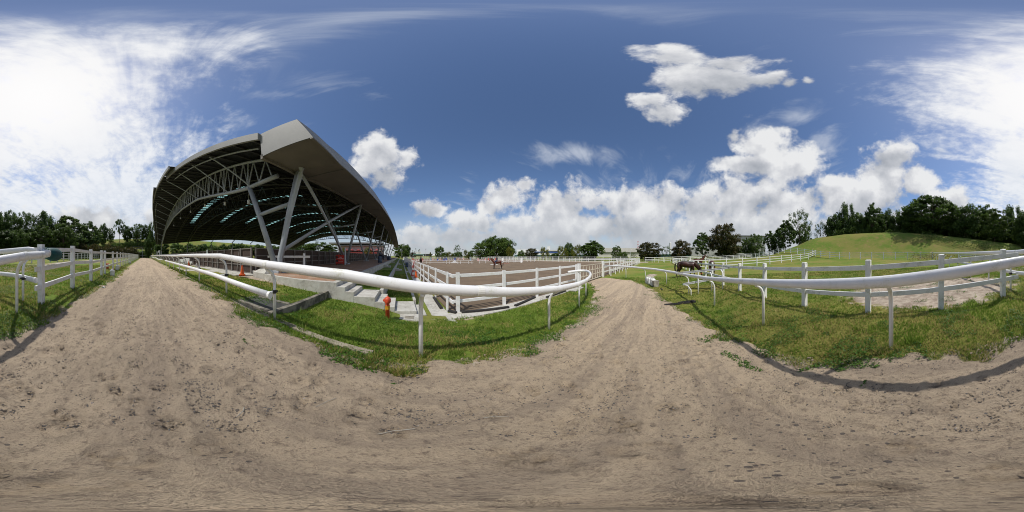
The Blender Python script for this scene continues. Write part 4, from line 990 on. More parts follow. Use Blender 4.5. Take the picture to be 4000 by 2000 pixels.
# ------------------------------------------------------------------ trees
def crown_mesh(name, m, seed, n_clump=60, per=60, leaf=.035, shape='round', z0=.3, zmax=1.0, rad=.5, hollow=.35, clump=.11, flat=.75, tilt=.9):
    """leaf faces in clumps through a crown of height 1 and diameter 2*rad"""
    g = np.random.default_rng(seed); C = []
    while len(C) < n_clump:
        p = g.uniform(-1, 1, 3); r = float((np.abs(p)**2.6).sum()**(1/2.6))
        if r > 1 or r < hollow: continue
        h = (p[2]+1)/2
        if shape == 'umbrella':
            z = .62+.34*(1-p[0]**2-p[1]**2)*g.uniform(.7, 1)+g.uniform(-.07, .02); q = (p[0], p[1], z)
            if g.random() < .25: q = (p[0]*.8, p[1]*.8, g.uniform(.42, .7))
            C.append((q[0]*rad, q[1]*rad, z0+(q[2]-.42)/(.98-.42)*(zmax-z0))); continue
        if shape == 'cone':
            w = (1-h)**.75*.95+.06; C.append((p[0]/max(r, .3)*w*rad*g.uniform(.3, 1), p[1]/max(r, .3)*w*rad*g.uniform(.3, 1), z0+h*(zmax-z0))); continue
        if shape == 'tiers':
            t = round(h*4)/4+g.uniform(-.04, .04); w = 1.0-.55*max(t, 0)**1.5; C.append((p[0]*w*rad, p[1]*w*rad, z0+t*(zmax-z0)*.96)); continue
        if shape == 'box':
            a, b = g.uniform(-1, 1, 2); C.append((a*rad, b*rad, z0+g.uniform(0, 1)*(zmax-z0))); continue
        C.append((p[0]*rad, p[1]*rad, z0+h*(zmax-z0)))
    C = np.array(C); cs = clump*g.uniform(.55, 1.25, n_clump); bright = g.uniform(.1, .8, n_clump)
    n = n_clump*per; ci = np.repeat(np.arange(n_clump), per)
    d = g.normal(0, 1, (n, 3)); d /= np.linalg.norm(d, axis=1)[:, None]; rr_ = g.random(n)**.45
    P = C[ci]+d*(cs[ci]*rr_)[:, None]*np.array([1, 1, flat])
    nrm = d*.7+np.array([0, 0, .5])+g.normal(0, .55*tilt, (n, 3)); nrm /= np.linalg.norm(nrm, axis=1)[:, None]
    a = np.cross(nrm, g.normal(0, 1, (n, 3))); a /= np.linalg.norm(a, axis=1)[:, None]; b = np.cross(nrm, a)
    s = leaf*g.uniform(.5, 1.3, n); V = np.empty((n, 4, 3))
    V[:, 0] = P-a*s[:, None]*.55; V[:, 1] = P-b*s[:, None]*.34; V[:, 2] = P+a*s[:, None]*.6; V[:, 3] = P+b*s[:, None]*.34
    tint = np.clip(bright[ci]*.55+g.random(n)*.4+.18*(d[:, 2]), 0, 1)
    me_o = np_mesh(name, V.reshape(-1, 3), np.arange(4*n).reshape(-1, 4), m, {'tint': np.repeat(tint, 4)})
    me = me_o.data; bpy.data.objects.remove(me_o)
    return me
def trunk_mesh(seed, r=.022, top=.55, limbs=6, spread=.3, fork=.25, low=.30):
    g = np.random.default_rng(seed); mb = MB(); lean = g.uniform(-.03, .03, 2)
    P = [(0, 0, -.06), (lean[0]*.3, lean[1]*.3, low*.5), (lean[0]*.8, lean[1]*.8, low), (lean[0], lean[1], top)]
    mb.tube(P, [r*1.35, r, r*.85, r*.35], 8)
    for i in range(limbs):
        a = i*2*math.pi/limbs+g.uniform(-.4, .4); z = low*g.uniform(.8, 1.15)+(top-low)*i/limbs*.6; L = spread*g.uniform(.6, 1.1)
        p0 = (lean[0]*z/top, lean[1]*z/top, z)
        p1 = (p0[0]+math.cos(a)*L*.45, p0[1]+math.sin(a)*L*.45, z+fork*.55); p2 = (p0[0]+math.cos(a)*L, p0[1]+math.sin(a)*L, z+fork*g.uniform(.9, 1.4))
        mb.tube([p0, p1, p2], [r*.55, r*.36, r*.14], 6)
        b = a+g.uniform(.5, .9); mb.tube([p1, (p1[0]+math.cos(b)*L*.4, p1[1]+math.sin(b)*L*.4, p1[2]+fork*.7)], [r*.3, r*.1], 5)
    return mb.mesh('trunk', M['bark'], True)
KIND = {}
def kind(k, crown, trunk): KIND[k] = (crown, trunk)
kind('round', crown_mesh('crown', M['leaf_dark'], 1, 120, 95, .048, z0=.08, rad=.5, clump=.14), trunk_mesh(1, .03, .6))
kind('ficus', crown_mesh('crown', M['leaf_mid'], 2, 150, 90, .042, z0=.0, rad=.52, clump=.13, hollow=.5), trunk_mesh(2, .03, .5))
kind('umbrella', crown_mesh('crown', M['leaf_mid'], 3, 190, 75, .034, 'umbrella', z0=.30, rad=.52, clump=.085, flat=.42), trunk_mesh(3, .022, .7, 8, .42, .28, .34))
kind('umbrella_dark', crown_mesh('crown', M['leaf_mid'], 4, 190, 75, .034, 'umbrella', z0=.20, rad=.52, clump=.085, flat=.45), trunk_mesh(4, .022, .7, 8, .42, .28, .30))
kind('rust', crown_mesh('crown', M['leaf_red'], 5, 140, 90, .042, z0=.06, rad=.52, clump=.12, flat=.6, hollow=.4), trunk_mesh(5, .022, .6, 8, .4))
kind('sparse', crown_mesh('crown', M['leaf_mid'], 6, 75, 40, .030, z0=.22, rad=.46, clump=.085, hollow=.45), trunk_mesh(6, .016, .8, 9, .34, .3, .25))
kind('yellow', crown_mesh('crown', M['leaf_yellow'], 7, 70, 70, .045, z0=.05, rad=.48, clump=.13, flat=1.2), trunk_mesh(7, .02, .5))
kind('cone', crown_mesh('crown', M['leaf_yellow'], 8, 55, 60, .05, 'cone', z0=.0, rad=.45, clump=.11, flat=1.1), trunk_mesh(8, .02, .5, 3, .1))
kind('light', crown_mesh('crown', M['leaf_light'], 9, 130, 85, .044, z0=.05, rad=.5, clump=.11, flat=.5), trunk_mesh(9, .02, .6, 7, .34))
kind('bush', crown_mesh('crown', M['leaf_mid'], 10, 110, 85, .058, z0=.0, rad=.5, clump=.15, hollow=.45), trunk_mesh(10, .02, .4, 3, .1))
kind('bush_dark', crown_mesh('crown', M['leaf_dark'], 11, 130, 95, .055, z0=.0, rad=.5, clump=.15, hollow=.45), trunk_mesh(11, .02, .4, 3, .1))
kind('tiers', crown_mesh('crown', M['leaf_dark'], 12, 80, 60, .032, 'tiers', z0=.2, rad=.5, clump=.10, flat=.4), trunk_mesh(12, .018, .9, 8, .35, .1, .25))
kind('pine', crown_mesh('crown', M['leaf_dark'], 13, 48, 50, .045, z0=.48, rad=.42, clump=.10, flat=.7), trunk_mesh(13, .02, .85, 8, .26, .18, .45))
kind('shrubby', crown_mesh('crown', M['leaf_mid'], 14, 130, 85, .040, z0=.04, rad=.5, clump=.12, hollow=.3, flat=.8), trunk_mesh(14, .016, .6, 6, .3, .3, .18))
def tree(k, u, d, wpx, vtop, lab, name='tree', group=None, zb=None, cat='tree', vbase=None, rot=None):
    x, y = ud(u, d); z = h1(x, y) if zb is None else zb
    if vbase is not None: z = vz(vbase, d)
    H = vz(vtop, d)-z; W = wpx*R(.09)*d
    t = thing(name, lab, cat, (x, y, z-.05), rot if rot is not None else random.uniform(0, 6.28), group, (W*1.02, W*1.02, H*1.02))
    for nm, me in (('trunk', KIND[k][1]), ('crown', KIND[k][0])):
        o = bpy.data.objects.new(nm, me); COL.objects.link(o); o.parent = t
    return t
A = 'trees beyond the arena'; Hh = 'trees on the hill ridge'; LL = 'trees beyond the left paddock'
TREES = [
 # beyond the arena, left to right
 ('light', 1568, 150, 62, 954, 'broad tree just past the far end of the hall roof', A), ('round', 1588, 165, 30, 958, 'small darker tree right of the one past the hall end', A),
 ('rust', 1613, 150, 22, 986, 'low russet flowering shrub below the distant floodlight masts', A), ('cone', 1681, 128, 17, 985, 'lone yellow green cone shaped bush beyond the far arena fence', A),
 ('ficus', 1718, 130, 34, 964, 'round open crowned tree standing left of the clipped hedge row', A), ('sparse', 1786, 130, 28, 957, 'slender airy tree rising above the middle of the hedge row', A),
 ('bush', 1738, 128, 26, 987, 'first green bush of the hedge row, under the round tree', A), ('yellow', 1757, 126, 24, 984, 'yellowish bush, second in the hedge row', A), ('bush', 1776, 127, 24, 988, 'green bush left below the slender airy tree', A),
 ('bush', 1795, 126, 26, 984, 'green bush right below the slender airy tree', A), ('yellow', 1822, 124, 22, 977, 'tall yellow green cone beside the dark layered tree', A), ('bush', 1838, 127, 22, 982, 'green bush squeezed in before the dark layered tree', A),
 ('tiers', 1860, 108, 52, 960, 'dark layered tree at the left end of the big tree mass', A), ('ficus', 1893, 112, 72, 943, 'green rounded tree in the left half of the big tree mass', A), ('ficus', 1938, 110, 92, 926, 'tallest leafy tree of the big mass behind the ridden horse', A),
 ('round', 1975, 108, 72, 932, 'dark leafy tree at the right end of the big tree mass', A), ('yellow', 1994, 100, 30, 966, 'yellow green tree tucked under the right end of the big mass', A),
 ('bush', 2036, 92, 26, 979, 'small bright green tree right of the yellow green one', A), ('rust', 2078, 90, 50, 971, 'round russet tinged tree in front of the blue striped warehouse', A), ('yellow', 2128, 88, 36, 967, 'yellow green tree with drooping foliage by the blue striped warehouse', A),
 ('bush_dark', 2168, 86, 30, 990, 'low dark bush between the two yellow green trees', A), ('yellow', 2198, 84, 42, 963, 'left of a pair of yellow trees flanking a dark one', A), ('round', 2224, 90, 40, 951, 'dark tree standing up between two yellow trees', A), ('yellow', 2252, 82, 44, 958, 'right of a pair of yellow trees flanking a dark one', A),
 ('umbrella_dark', 2312, 76, 96, 938, 'wide spreading tree with long side branches by the pale factory', A), ('ficus', 2300, 78, 60, 958, 'lower leafy tree within the wide spreading one', A), ('light', 2408, 72, 38, 961, 'light green narrow tree in front of the pale factory', A), ('bush', 2436, 72, 30, 985, 'small shrub beside the light green narrow tree', A),
 ('sparse', 2474, 70, 26, 989, 'thin shrub by the lamp in front of the pale factory', A), ('rust', 2536, 70, 88, 948, 'broad russet topped tree right of the red and white mast', A), ('sparse', 2602, 70, 44, 962, 'bare looking thin tree next to the white tanks', A), ('rust', 2660, 68, 72, 941, 'bushy olive tree right of the bare looking one', A),
 ('umbrella_dark', 2745, 62, 74, 906, 'dark green tree left of the biggest russet one', A), ('rust', 2835, 60, 112, 878, 'biggest roadside tree with a russet crown', A), ('shrubby', 2835, 62, 70, 925, 'dark undergrowth tree below the biggest russet crown', A), ('bush_dark', 2878, 66, 44, 958, 'low bush right of the biggest russet tree', A), ('light', 2912, 68, 34, 930, 'small leafy tree before the grey warehouse wall', A), ('shrubby', 2950, 66, 64, 918, 'medium open tree before the grey warehouse wall', A),
 ('umbrella_dark', 3005, 60, 46, 898, 'narrow dark tree at the foot of the hill slope', A), ('shrubby', 3040, 62, 52, 905, 'shady tree second from the hill slope', A), ('umbrella_dark', 3068, 58, 82, 858, 'tall dark tree leaning over the hill slope', A), ('sparse', 3122, 58, 96, 823, 'tallest airy tree by the hill slope with bare branches showing', A), ('shrubby', 3138, 60, 60, 880, 'lower foliage under the tallest airy tree', A), ('sparse', 3207, 62, 56, 868, 'small airy tree peeping over the shoulder of the hill', A),
 # hill ridge, left to right
 ('bush_dark', 3262, 50, 62, 848, 'dense clipped looking dark tree at the left end of the hill ridge', Hh), ('round', 3308, 51, 60, 803, 'dark tree rising above the left end of the ridge hedge', Hh), ('bush_dark', 3345, 50, 60, 838, 'dark bushy tree between the two taller ones on the left of the ridge', Hh),
 ('umbrella_dark', 3412, 48, 74, 791, 'tree with a pale thin trunk standing clear on the left of the ridge', Hh), ('round', 3385, 52, 70, 842, 'dark thicket behind the pale thin trunk', Hh), ('round', 3460, 51, 64, 826, 'dark bushy tree right of the pale thin trunk', Hh), ('round', 3505, 52, 60, 834, 'dark thicket left of the great spreading tree', Hh), ('bush_dark', 3550, 52, 70, 838, 'dark thicket under the left branches of the great spreading tree', Hh),
 ('umbrella', 3638, 46, 210, 766, 'great spreading tree with a forked trunk on top of the hill', Hh), ('shrubby', 3590, 50, 100, 800, 'leafy tree merging into the left of the great spreading tree', Hh), ('shrubby', 3690, 49, 90, 800, 'leafy tree merging into the right of the great spreading tree', Hh), ('bush_dark', 3620, 47, 90, 868, 'low dark bush round the forked trunk', Hh),
 ('round', 3770, 45, 112, 808, 'dense drooping tree right of the great spreading one', Hh), ('umbrella_dark', 3838, 54, 120, 794, 'flat topped tree standing behind on the right of the ridge', Hh), ('light', 3885, 43, 104, 822, 'feathery blue green tree near the right end of the ridge', Hh), ('round', 3955, 52, 76, 813, 'dark round tree behind the feathery one', Hh), ('light', 3985, 42, 62, 845, 'smaller feathery tree at the right edge of the picture', Hh),
 ('bush_dark', 3660, 52, 90, 850, 'dark shadowy thicket right of the forked trunk', Hh), ('bush_dark', 3720, 52, 90, 852, 'dark shadowy thicket below the drooping tree', Hh), ('bush_dark', 3790, 52, 100, 858, 'dark thicket behind the drooping tree', Hh), ('bush_dark', 3870, 52, 110, 872, 'dark thicket behind the feathery blue green tree', Hh), ('bush_dark', 3950, 52, 100, 880, 'dark thicket at the right end of the ridge', Hh), ('bush_dark', 3430, 52, 100, 850, 'dark thicket filling the ridge behind the thin trunks', Hh),
 # left part
 ('round', 5, 50, 66, 832, 'tall dark tree at the left edge of the picture', LL), ('shrubby', 42, 54, 62, 829, 'airy tree second from the left edge', LL), ('shrubby', 98, 54, 70, 834, 'airy rounded tree third from the left edge', LL), ('round', 176, 56, 78, 832, 'dense dark tree with two humps above the left paddock', LL), ('umbrella', 265, 60, 130, 842, 'wide flat topped tree left of centre in the dark wood', LL), ('umbrella', 345, 66, 100, 866, 'wide tree sloping down right of the flat topped one', LL),
 ('light', 166, 44, 76, 881, 'bright green layered tree in front of the dense dark one', LL), ('light', 250, 43, 84, 877, 'grey green feathery tree in front of the flat topped one', LL), ('shrubby', 76, 43, 60, 900, 'small thin tree in front of the airy ones', LL), ('bush_dark', 30, 46, 90, 905, 'dark thicket at the foot of the wood, far left', LL), ('bush_dark', 115, 48, 90, 912, 'dark thicket at the foot of the wood under the airy trees', LL), ('bush_dark', 210, 47, 90, 908, 'dark thicket at the foot of the wood under the layered tree', LL), ('bush_dark', 290, 50, 80, 918, 'dark thicket at the foot of the wood near the small house', LL), ('bush_dark', 345, 60, 70, 915, 'dark thicket between the wood and the green slope', LL),
 ('round', 402, 104, 34, 877, 'small round tree at the right end of the wood', LL), ('shrubby', 432, 106, 28, 893, 'low tree left of the lone pine', LL), ('pine', 466, 100, 44, 862, 'lone pine with a bare trunk on the green slope', LL), ('round', 498, 104, 34, 885, 'round tree right of the lone pine', LL), ('shrubby', 538, 103, 44, 877, 'airy tree with several stems on the ridge', LL), ('round', 572, 104, 34, 882, 'dark round tree near the hall roof', LL), ('shrubby', 598, 90, 34, 870, 'tall dark tree touching the edge of the hall roof', LL),
 ('bush_dark', 579, 62, 26, 934, 'dark egg shaped bush beside the shed', LL),
 # seen under the hall roof
 ('light', 1240, 150, 95, 947, 'pale leafy tree seen under the hall roof left of the pink building', 'trees behind the hall'), ('ficus', 1180, 150, 90, 950, 'green tree seen under the hall roof far left of the pink building', 'trees behind the hall'), ('yellow', 1340, 118, 20, 968, 'small yellow green tree by the left corner of the pink building', 'trees behind the hall'), ('yellow', 1436, 105, 26, 968, 'slim yellow green tree in front of the red awning', 'trees behind the hall'), ('light', 1290, 150, 60, 960, 'leafy tree nearest the pink building on its left', 'trees behind the hall'),
]
for k, u, d, w, vt, lab, grp in TREES: tree(k, u, d+((10 if d > 45 else 7) if grp == Hh else 0), w*(1.0 if grp == A else 1.12), vt, lab, group=grp)
# hedges
def hedge(lab, p, q, h, w, m, seed, leaf=.10, dens=46, name='hedge', zoff=0):
    P = Vector((*p, 0)); Q = Vector((*q, 0)); L = (Q-P).length; n = int(L*dens*w*h); g = np.random.default_rng(seed)
    t = g.random(n); s = g.uniform(-1, 1, n); up = g.random(n)**.7
    dirv = np.array([(Q-P).x, (Q-P).y])/L; nv = np.array([-dirv[1], dirv[0]])
    wob = .75+.5*fbm(t*L*.45+seed, t*0+seed, 3)
    x = P.x+dirv[0]*t*L+nv[0]*s*w/2*wob; y = P.y+dirv[1]*t*L+nv[1]*s*w/2*wob
    z = hz(x, y)+zoff+up*h*wob*np.sqrt(np.clip(1-s*s*.7, 0, 1))
    N = g.normal(0, 1, (n, 3)); N /= np.linalg.norm(N, axis=1)[:, None]; a = np.cross(N, g.normal(0, 1, (n, 3))); a /= np.linalg.norm(a, axis=1)[:, None]; b = np.cross(N, a)
    sz = leaf*g.uniform(.5, 1.4, n)[:, None]; C = np.stack([x, y, z], -1); V = np.stack([C-a*sz, C-b*sz*.6, C+a*sz, C+b*sz*.6], 1)
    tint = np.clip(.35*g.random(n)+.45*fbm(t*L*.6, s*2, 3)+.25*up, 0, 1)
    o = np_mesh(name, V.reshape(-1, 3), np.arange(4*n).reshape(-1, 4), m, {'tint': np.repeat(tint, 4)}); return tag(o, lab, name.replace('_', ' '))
hedge('clipped hedge along the green ridge below the lone pine', ud(360, 98), ud(600, 98), 3.0, 3, M['leaf_dark'], 3, .34, 14)
hedge('big dark rounded hedge with rusty tips behind the left white fence', ud(292, 46), ud(528, 66), 4.0, 4.5, M['leaf_red'], 4, .22, 24)
hedge('long low green hedge below the big tree mass beyond the arena', ud(1880, 108), ud(2010, 100), 2.2, 3, M['leaf_light'], 5, .2, 9)
hedge('dark undergrowth along the right half of the hill ridge', ud(3600, 44), ud(3990, 40.5), 1.6, 2.5, M['leaf_dark'], 6, .13, 20)
hedge('dark tall screen of shrubs along the left half of the hill ridge', ud(3235, 59), ud(3640, 61), 6.0, 3.5, M['leaf_dark'], 12, .27, 26)
hedge('dark tall screen of shrubs along the right half of the hill ridge', ud(3640, 61), ud(4010, 58), 6.0, 4.5, M['leaf_dark'], 13, .27, 22)
hedge('dark belt of shrubs at the foot of the left wood', ud(-10, 46), ud(300, 50), 3.8, 4.5, M['leaf_dark'], 14, .25, 22)
tag(hedge('reedy brown weeds at the foot of the hill behind the running rail', ud(3560, 26), ud(3985, 23), 1.5, 3.2, M['leaf_brown'], 7, .055, 60, 'tall_weeds'), None, 'weeds')
tag(hedge('olive weeds behind the left paddock rail under the wood', ud(20, 27), ud(118, 28), 1.4, 3, M['leaf_brown'], 8, .06, 50, 'tall_weeds'), None, 'weeds')
hedge('low green shrubs before the warehouses beyond the arena', ud(2150, 86), ud(2560, 74), 1.3, 2, M['leaf_dark'], 9, .16, 9)
hedge('low dark shrubs below the roadside trees', ud(2620, 70), ud(3010, 66), 1.8, 2.4, M['leaf_dark'], 10, .15, 12)
# row of clipped trees and palms behind the hall
for i in range(19):
    y = 9+6.4*i+random.uniform(-1, 1); x = -79+random.uniform(-1, 1)
    k = ('bush_dark', 'ficus', 'round')[i % 3]
    t = thing('tree', 'clipped rounded tree in the row seen under the far edge of the hall roof', 'tree', (x, y, h1(x, y)), random.uniform(0, 6), 'row of clipped trees behind the hall', (6.6, 6.6, random.uniform(6.6, 8.2)))
    for nm, me in (('trunk', KIND[k][1]), ('crown', KIND[k][0])):
        o = bpy.data.objects.new(nm, me); COL.objects.link(o); o.parent = t
def palm_parts():
    tr = MB().tube([(0, 0, -.2), (.05, 0, 2), (.0, 0, 4.2)], [.16, .11, .09], 8).mesh('trunk', M['bark'], True)
    g = np.random.default_rng(3); V = []; F = []; tn = []
    for i in range(18):
        a = i*2.4; L = g.uniform(1.3, 1.8); dr = g.uniform(.2, 1.0)
        for j in range(14):
            t = j/13; r = L*t; z = 4.2+.9*t*(1-dr*.4)-1.7*dr*t*t; c = np.array([math.cos(a)*r, math.sin(a)*r, z]); sd_ = np.array([-math.sin(a), math.cos(a), -.5]); fw = np.array([math.cos(a), math.sin(a), -.4])
            for sg_ in (-1, 1):
                s = np.array([sd_[0]*sg_, sd_[1]*sg_, sd_[2]])
                b = len(V); V += [c-fw*.03, c+fw*.05, c+s*.38+fw*.2]; F.append((b, b+1, b+2)); tn += [g.random()]*3
    o = np_mesh('crown', V, F, M['leaf_mid'], {'tint': tn}); me = o.data; bpy.data.objects.remove(o); return tr, me
ptr, pcr = palm_parts()
for i, y in enumerate((13, 21.5, 31, 47, 62)):
    x = -74.5; t = thing('palm_tree', 'palm tree in the row seen under the far edge of the hall roof', 'palm', (x, y, h1(x, y)), i*1.3, 'palms behind the hall')
    for nm, me in (('trunk', ptr), ('crown', pcr)):
        o = bpy.data.objects.new(nm, me); COL.objects.link(o); o.parent = t
wf = thing('wire_fence', 'dark wire fence at the foot of the slope behind the hall', 'fence')
for i in range(30): MB().tube([(-72.5, 8+3.4*i, .5), (-72.5, 8+3.4*i, 2.5)], .04, 5).build('post', M['steel_dark'], wf)
MB().bar((-72.5, 8, 2.45), (-72.5, 107, 2.45), .04, .04).build('rail', M['steel_dark'], wf)

# ------------------------------------------------------------------ buildings beyond
def bmat(n, c, **k): M[n] = mat(n, c, .7, tuple(x*.9 for x in c), .6, **k)
bmat('warehouse_cream', (.50, .49, .43)); bmat('warehouse_grey', (.47, .47, .45)); bmat('blue_stripe', (.03, .07, .25)); bmat('pink_wall', (.50, .37, .36)); bmat('roof_grey', (.30, .31, .33)); bmat('awning_red', (.28, .05, .05)); bmat('white_wall', (.62, .63, .63)); bmat('dark_base', (.06, .07, .075)); bmat('green_roof', (.06, .16, .12)); bmat('old_wall', (.22, .22, .21))
def flatbox(t, name, m, u0, u1, d, v0, v1, depth=18, off=0.0):
    """box whose front face spans the given bearings at distance d, facing the field"""
    a = Vector((*ud(u0, d+off), 0)); b = Vector((*ud(u1, d+off), 0)); n = Vector((a.y-b.y, b.x-a.x, 0)).normalized()
    if n.dot(a) < 0: n = -n
    z0 = vz(v0, d); z1 = vz(v1, d); f = n*depth
    P = [a, b, b+f, a+f]
    return MB().prism([(p.x, p.y) for p in P] if (b-a).cross(f).z > 0 else [(p.x, p.y) for p in P][::-1], z0, z1).build(name, M[m], t)
w = thing('warehouse', 'white warehouse with a blue band behind the russet tree beyond the arena', 'warehouse')
flatbox(w, 'wall', 'white_wall', 2020, 2185, 150, 1004, 980, 25); flatbox(w, 'wall', 'white_wall', 2020, 2104, 150, 990, 974.5, 20, .6); flatbox(w, 'blue_band', 'blue_stripe', 2052, 2182, 149.6, 988, 982.5, 2, -.2); flatbox(w, 'roof_edge', 'warehouse_cream', 2104, 2184, 149.3, 980.5, 977, 3, -.5)
flatbox(w, 'stair_tower', 'white_wall', 2138, 2149, 152, 980, 962, 4, 1)
w = thing('factory', 'long pale cream factory with two small vents beyond the right fence', 'factory')
flatbox(w, 'wall', 'warehouse_cream', 2345, 2505, 118, 1004, 969, 30); flatbox(w, 'lower_wall', 'warehouse_cream', 2340, 2560, 110, 1004, 985, 6); flatbox(w, 'ledge', 'roof_grey', 2338, 2562, 109.5, 985.6, 984.6, 6.5, -.3)
for a_ in (2391, 2455): flatbox(w, 'vent', 'dark_base', a_-3, a_+3, 117.4, 981.5, 978.5, .4)
flatbox(w, 'opening', 'dark_base', 2380, 2500, 109.2, 1003, 999, .4)
w = thing('warehouse', 'large grey green warehouse partly hidden behind the biggest russet tree', 'warehouse')
flatbox(w, 'wall', 'warehouse_grey', 2770, 2990, 96, 1002, 921, 30); flatbox(w, 'roof_edge', 'dark_base', 2768, 2992, 95.6, 922.5, 921, 30.6, -.3); flatbox(w, 'annex', 'warehouse_grey', 2680, 2900, 90, 1002, 965, 10)
w = thing('tank', 'white cylindrical tank with a flat cap behind the bushy olive tree', 'tank')
x, y = ud(2648, 140); MB().lathe([(1.9, vz(1000, 140)), (1.9, vz(939, 140)), (1.5, vz(937, 140))], 18, (x, y, 0)).build('shell', M['white_wall'], w)
w = thing('tank', 'slim white tank left of the wider flat capped one', 'tank')
x, y = ud(2618, 140); MB().lathe([(1.0, vz(1000, 140)), (1.0, vz(948, 140)), (.7, vz(947, 140))], 16, (x, y, 0)).build('shell', M['white_wall'], w)
def mast(lab, u, d, v0, v1, w_, stripes=True):
    t = thing('lattice_mast', lab, 'mast'); x, y = ud(u, d); z0, z1 = vz(v0, d), vz(v1, d); n = 9
    for i in range(n):
        mb = MB(); a, b = z0+(z1-z0)*i/n, z0+(z1-z0)*(i+1)/n; ww = w_*(1-.25*i/n)
        for cx, cy in ((-1, -1), (1, -1), (1, 1), (-1, 1)):
            mb.bar((x+cx*ww/2, y+cy*ww/2, a), (x+cx*ww/2, y+cy*ww/2, b), .14, .14)
        for (c0, c1) in (((-1, -1), (1, -1)), ((1, -1), (1, 1)), ((1, 1), (-1, 1)), ((-1, 1), (-1, -1))):
            mb.bar((x+c0[0]*ww/2, y+c0[1]*ww/2, a), (x+c1[0]*ww/2, y+c1[1]*ww/2, b), .10, .10)
        mb.build('section', M['red'] if (i % 2 == 0 and stripes) else M['white_wall'], t)
    return t
mast('red and white lattice mast above the pale factory', 2493, 190, 990, 942, 1.8)
mast('thin grey lattice mast right of the red and white one', 2543, 260, 985, 933, 1.0, False)
# masts and lamp posts
def lamp_post(lab, u, d, vtop, kind_='arm', v0=1004):
    x, y = ud(u, d); z0 = min(vz(v0, d), h1(x, y)+.2); z1 = vz(vtop, d); t = thing('lamp_post', lab, 'lamp post')
    MB().tube([(x, y, z0), (x, y, z1)], [.11, .07], 8).build('pole', M['steel_light'], t)
    if kind_ == 'arm': MB().tube([(x, y, z1), (x+.8, y-.2, z1+.25), (x+1.6, y-.4, z1+.25)], .05, 6).build('arm', M['steel_light'], t); MB().box(x+1.5, x+2.3, y-.6, y-.3, z1+.16, z1+.32).build('lamp_head', M['signwhite'], t)
    else: MB().lathe([(.5, 0), (.55, .08), (.5, .25)], 12, (x, y, z1)).build('lamp_head', M['dark_base'], t)
    return t
lamp_post('street lamp left of the white warehouse beyond the arena', 2032, 105, 962.5); lamp_post('street lamp in front of the pale factory', 2462, 100, 977); lamp_post('area lamp above the far hedge row', 1808, 120, 975.5, 'disc'); lamp_post('area lamp left of the lone cone bush', 1663, 130, 973.5, 'disc'); lamp_post('lamp post by the tree past the hall end', 1570, 140, 971, 'disc'); lamp_post('round headed lamp above the left end of the hill ridge', 3270, 70, 832, 'disc', 915)
for i, (u, vt) in enumerate(((1600, 965), (1604, 968), (1613, 977), (1621, 981), (1625, 970), (1636, 976), (1640, 973))):
    x, y = ud(u, 300); z1 = vz(vt, 300); t = thing('floodlight_mast', 'one of the dark floodlight masts on the horizon past the hall end', 'mast', group='floodlight masts on the horizon')
    MB().tube([(x, y, 0), (x, y, z1)], .28, 6).build('pole', M['steel_dark'], t); MB().bar((x-.9, y, z1), (x+.2, y, z1-4.5), 1.3, .5).build('lamp_rack', M['steel_dark'], t)
# white sheds and canopies on the horizon past the hall
w = thing('shed', 'long low green roofed shed past the far arena fence', 'shed'); flatbox(w, 'wall', 'old_wall', 1618, 1652, 140, 1001, 996, 8); flatbox(w, 'roof', 'green_roof', 1614, 1656, 139, 996, 993, 9)
w = thing('shed', 'dark long shed with white tents beside the lone cone bush', 'shed'); flatbox(w, 'wall', 'dark_base', 1655, 1712, 150, 1001, 993, 8); flatbox(w, 'roof', 'roof_grey', 1655, 1712, 149.5, 993, 991.5, 9)
for u, vt in ((1706, 989.5), (1696, 991.5)):
    t = thing('tent', 'small white pointed tent, %s of two by the round open crowned tree' % ('right' if u > 1700 else 'left'), 'tent'); x, y = ud(u, 146); MB().lathe([(2.2, vz(1000, 146)), (2.2, vz(996.5, 146)), (.1, vz(vt, 146))], 8, (x, y, 0)).build('canopy', M['white_wall'], t)
w = thing('grandstand', 'faint pale grandstand far off between the floodlight masts', 'building'); flatbox(w, 'wall', 'white_wall', 1622, 1645, 330, 1000, 984, 20)
# green mesh screens beyond the arena
for u0, u1, d, v0, v1, lab in ((2010, 2300, 96, 1004, 996.5, 'green mesh screen behind the arena fence beneath the yellow trees'), (2510, 2700, 72, 1004, 993.5, 'green mesh screen under the russet tree beyond the right paddock')):
    t = thing('mesh_screen', lab, 'screen'); flatbox(t, 'netting', 'green_mesh', u0, u1, d, v0, v1, .06)
    for i in range(12):
        u = u0+(u1-u0)*i/11; x, y = ud(u, d-.1); MB().tube([(x, y, -.6), (x, y, vz(v1-.5, d))], .05, 5).build('post', M['steel_dark'], t)
# pink two storey clubhouse beyond the hall
pb = thing('clubhouse', 'pink two storey clubhouse with grey roofs and red awnings beyond the hall', 'building')
D0 = 128
flatbox(pb, 'wall', 'pink_wall', 1322, 1500, D0, 1003, 960, 14); flatbox(pb, 'upper_wall', 'old_wall', 1330, 1455, D0+1, 961, 951, 12)
flatbox(pb, 'roof', 'roof_grey', 1284, 1500, D0-3, 951.5, 947, 20); flatbox(pb, 'lower_roof', 'roof_grey', 1310, 1500, D0-1.5, 961.5, 958.5, 4)
for i in range(9):
    u = 1341+i*13.3; flatbox(pb, 'window', 'glass', u-4.6, u+4.6, D0-.25, 974, 966.5, .2) ; 
    if i < 8: flatbox(pb, 'upper_window', 'glass', u-4.4, u+4.6, D0+.8, 958.5, 952.5, .2)
flatbox(pb, 'balcony_rail', 'signwhite', 1330, 1490, D0-2.2, 978.5, 977.6, .1); flatbox(pb, 'balcony', 'roof_grey', 1328, 1492, D0-2.4, 980, 978.6, 2.4)
flatbox(pb, 'awning', 'awning_red', 1355, 1478, D0-9, 990.5, 984.5, 6); flatbox(pb, 'ground_floor', 'dark_base', 1325, 1490, D0-2, 1002, 984, .3)
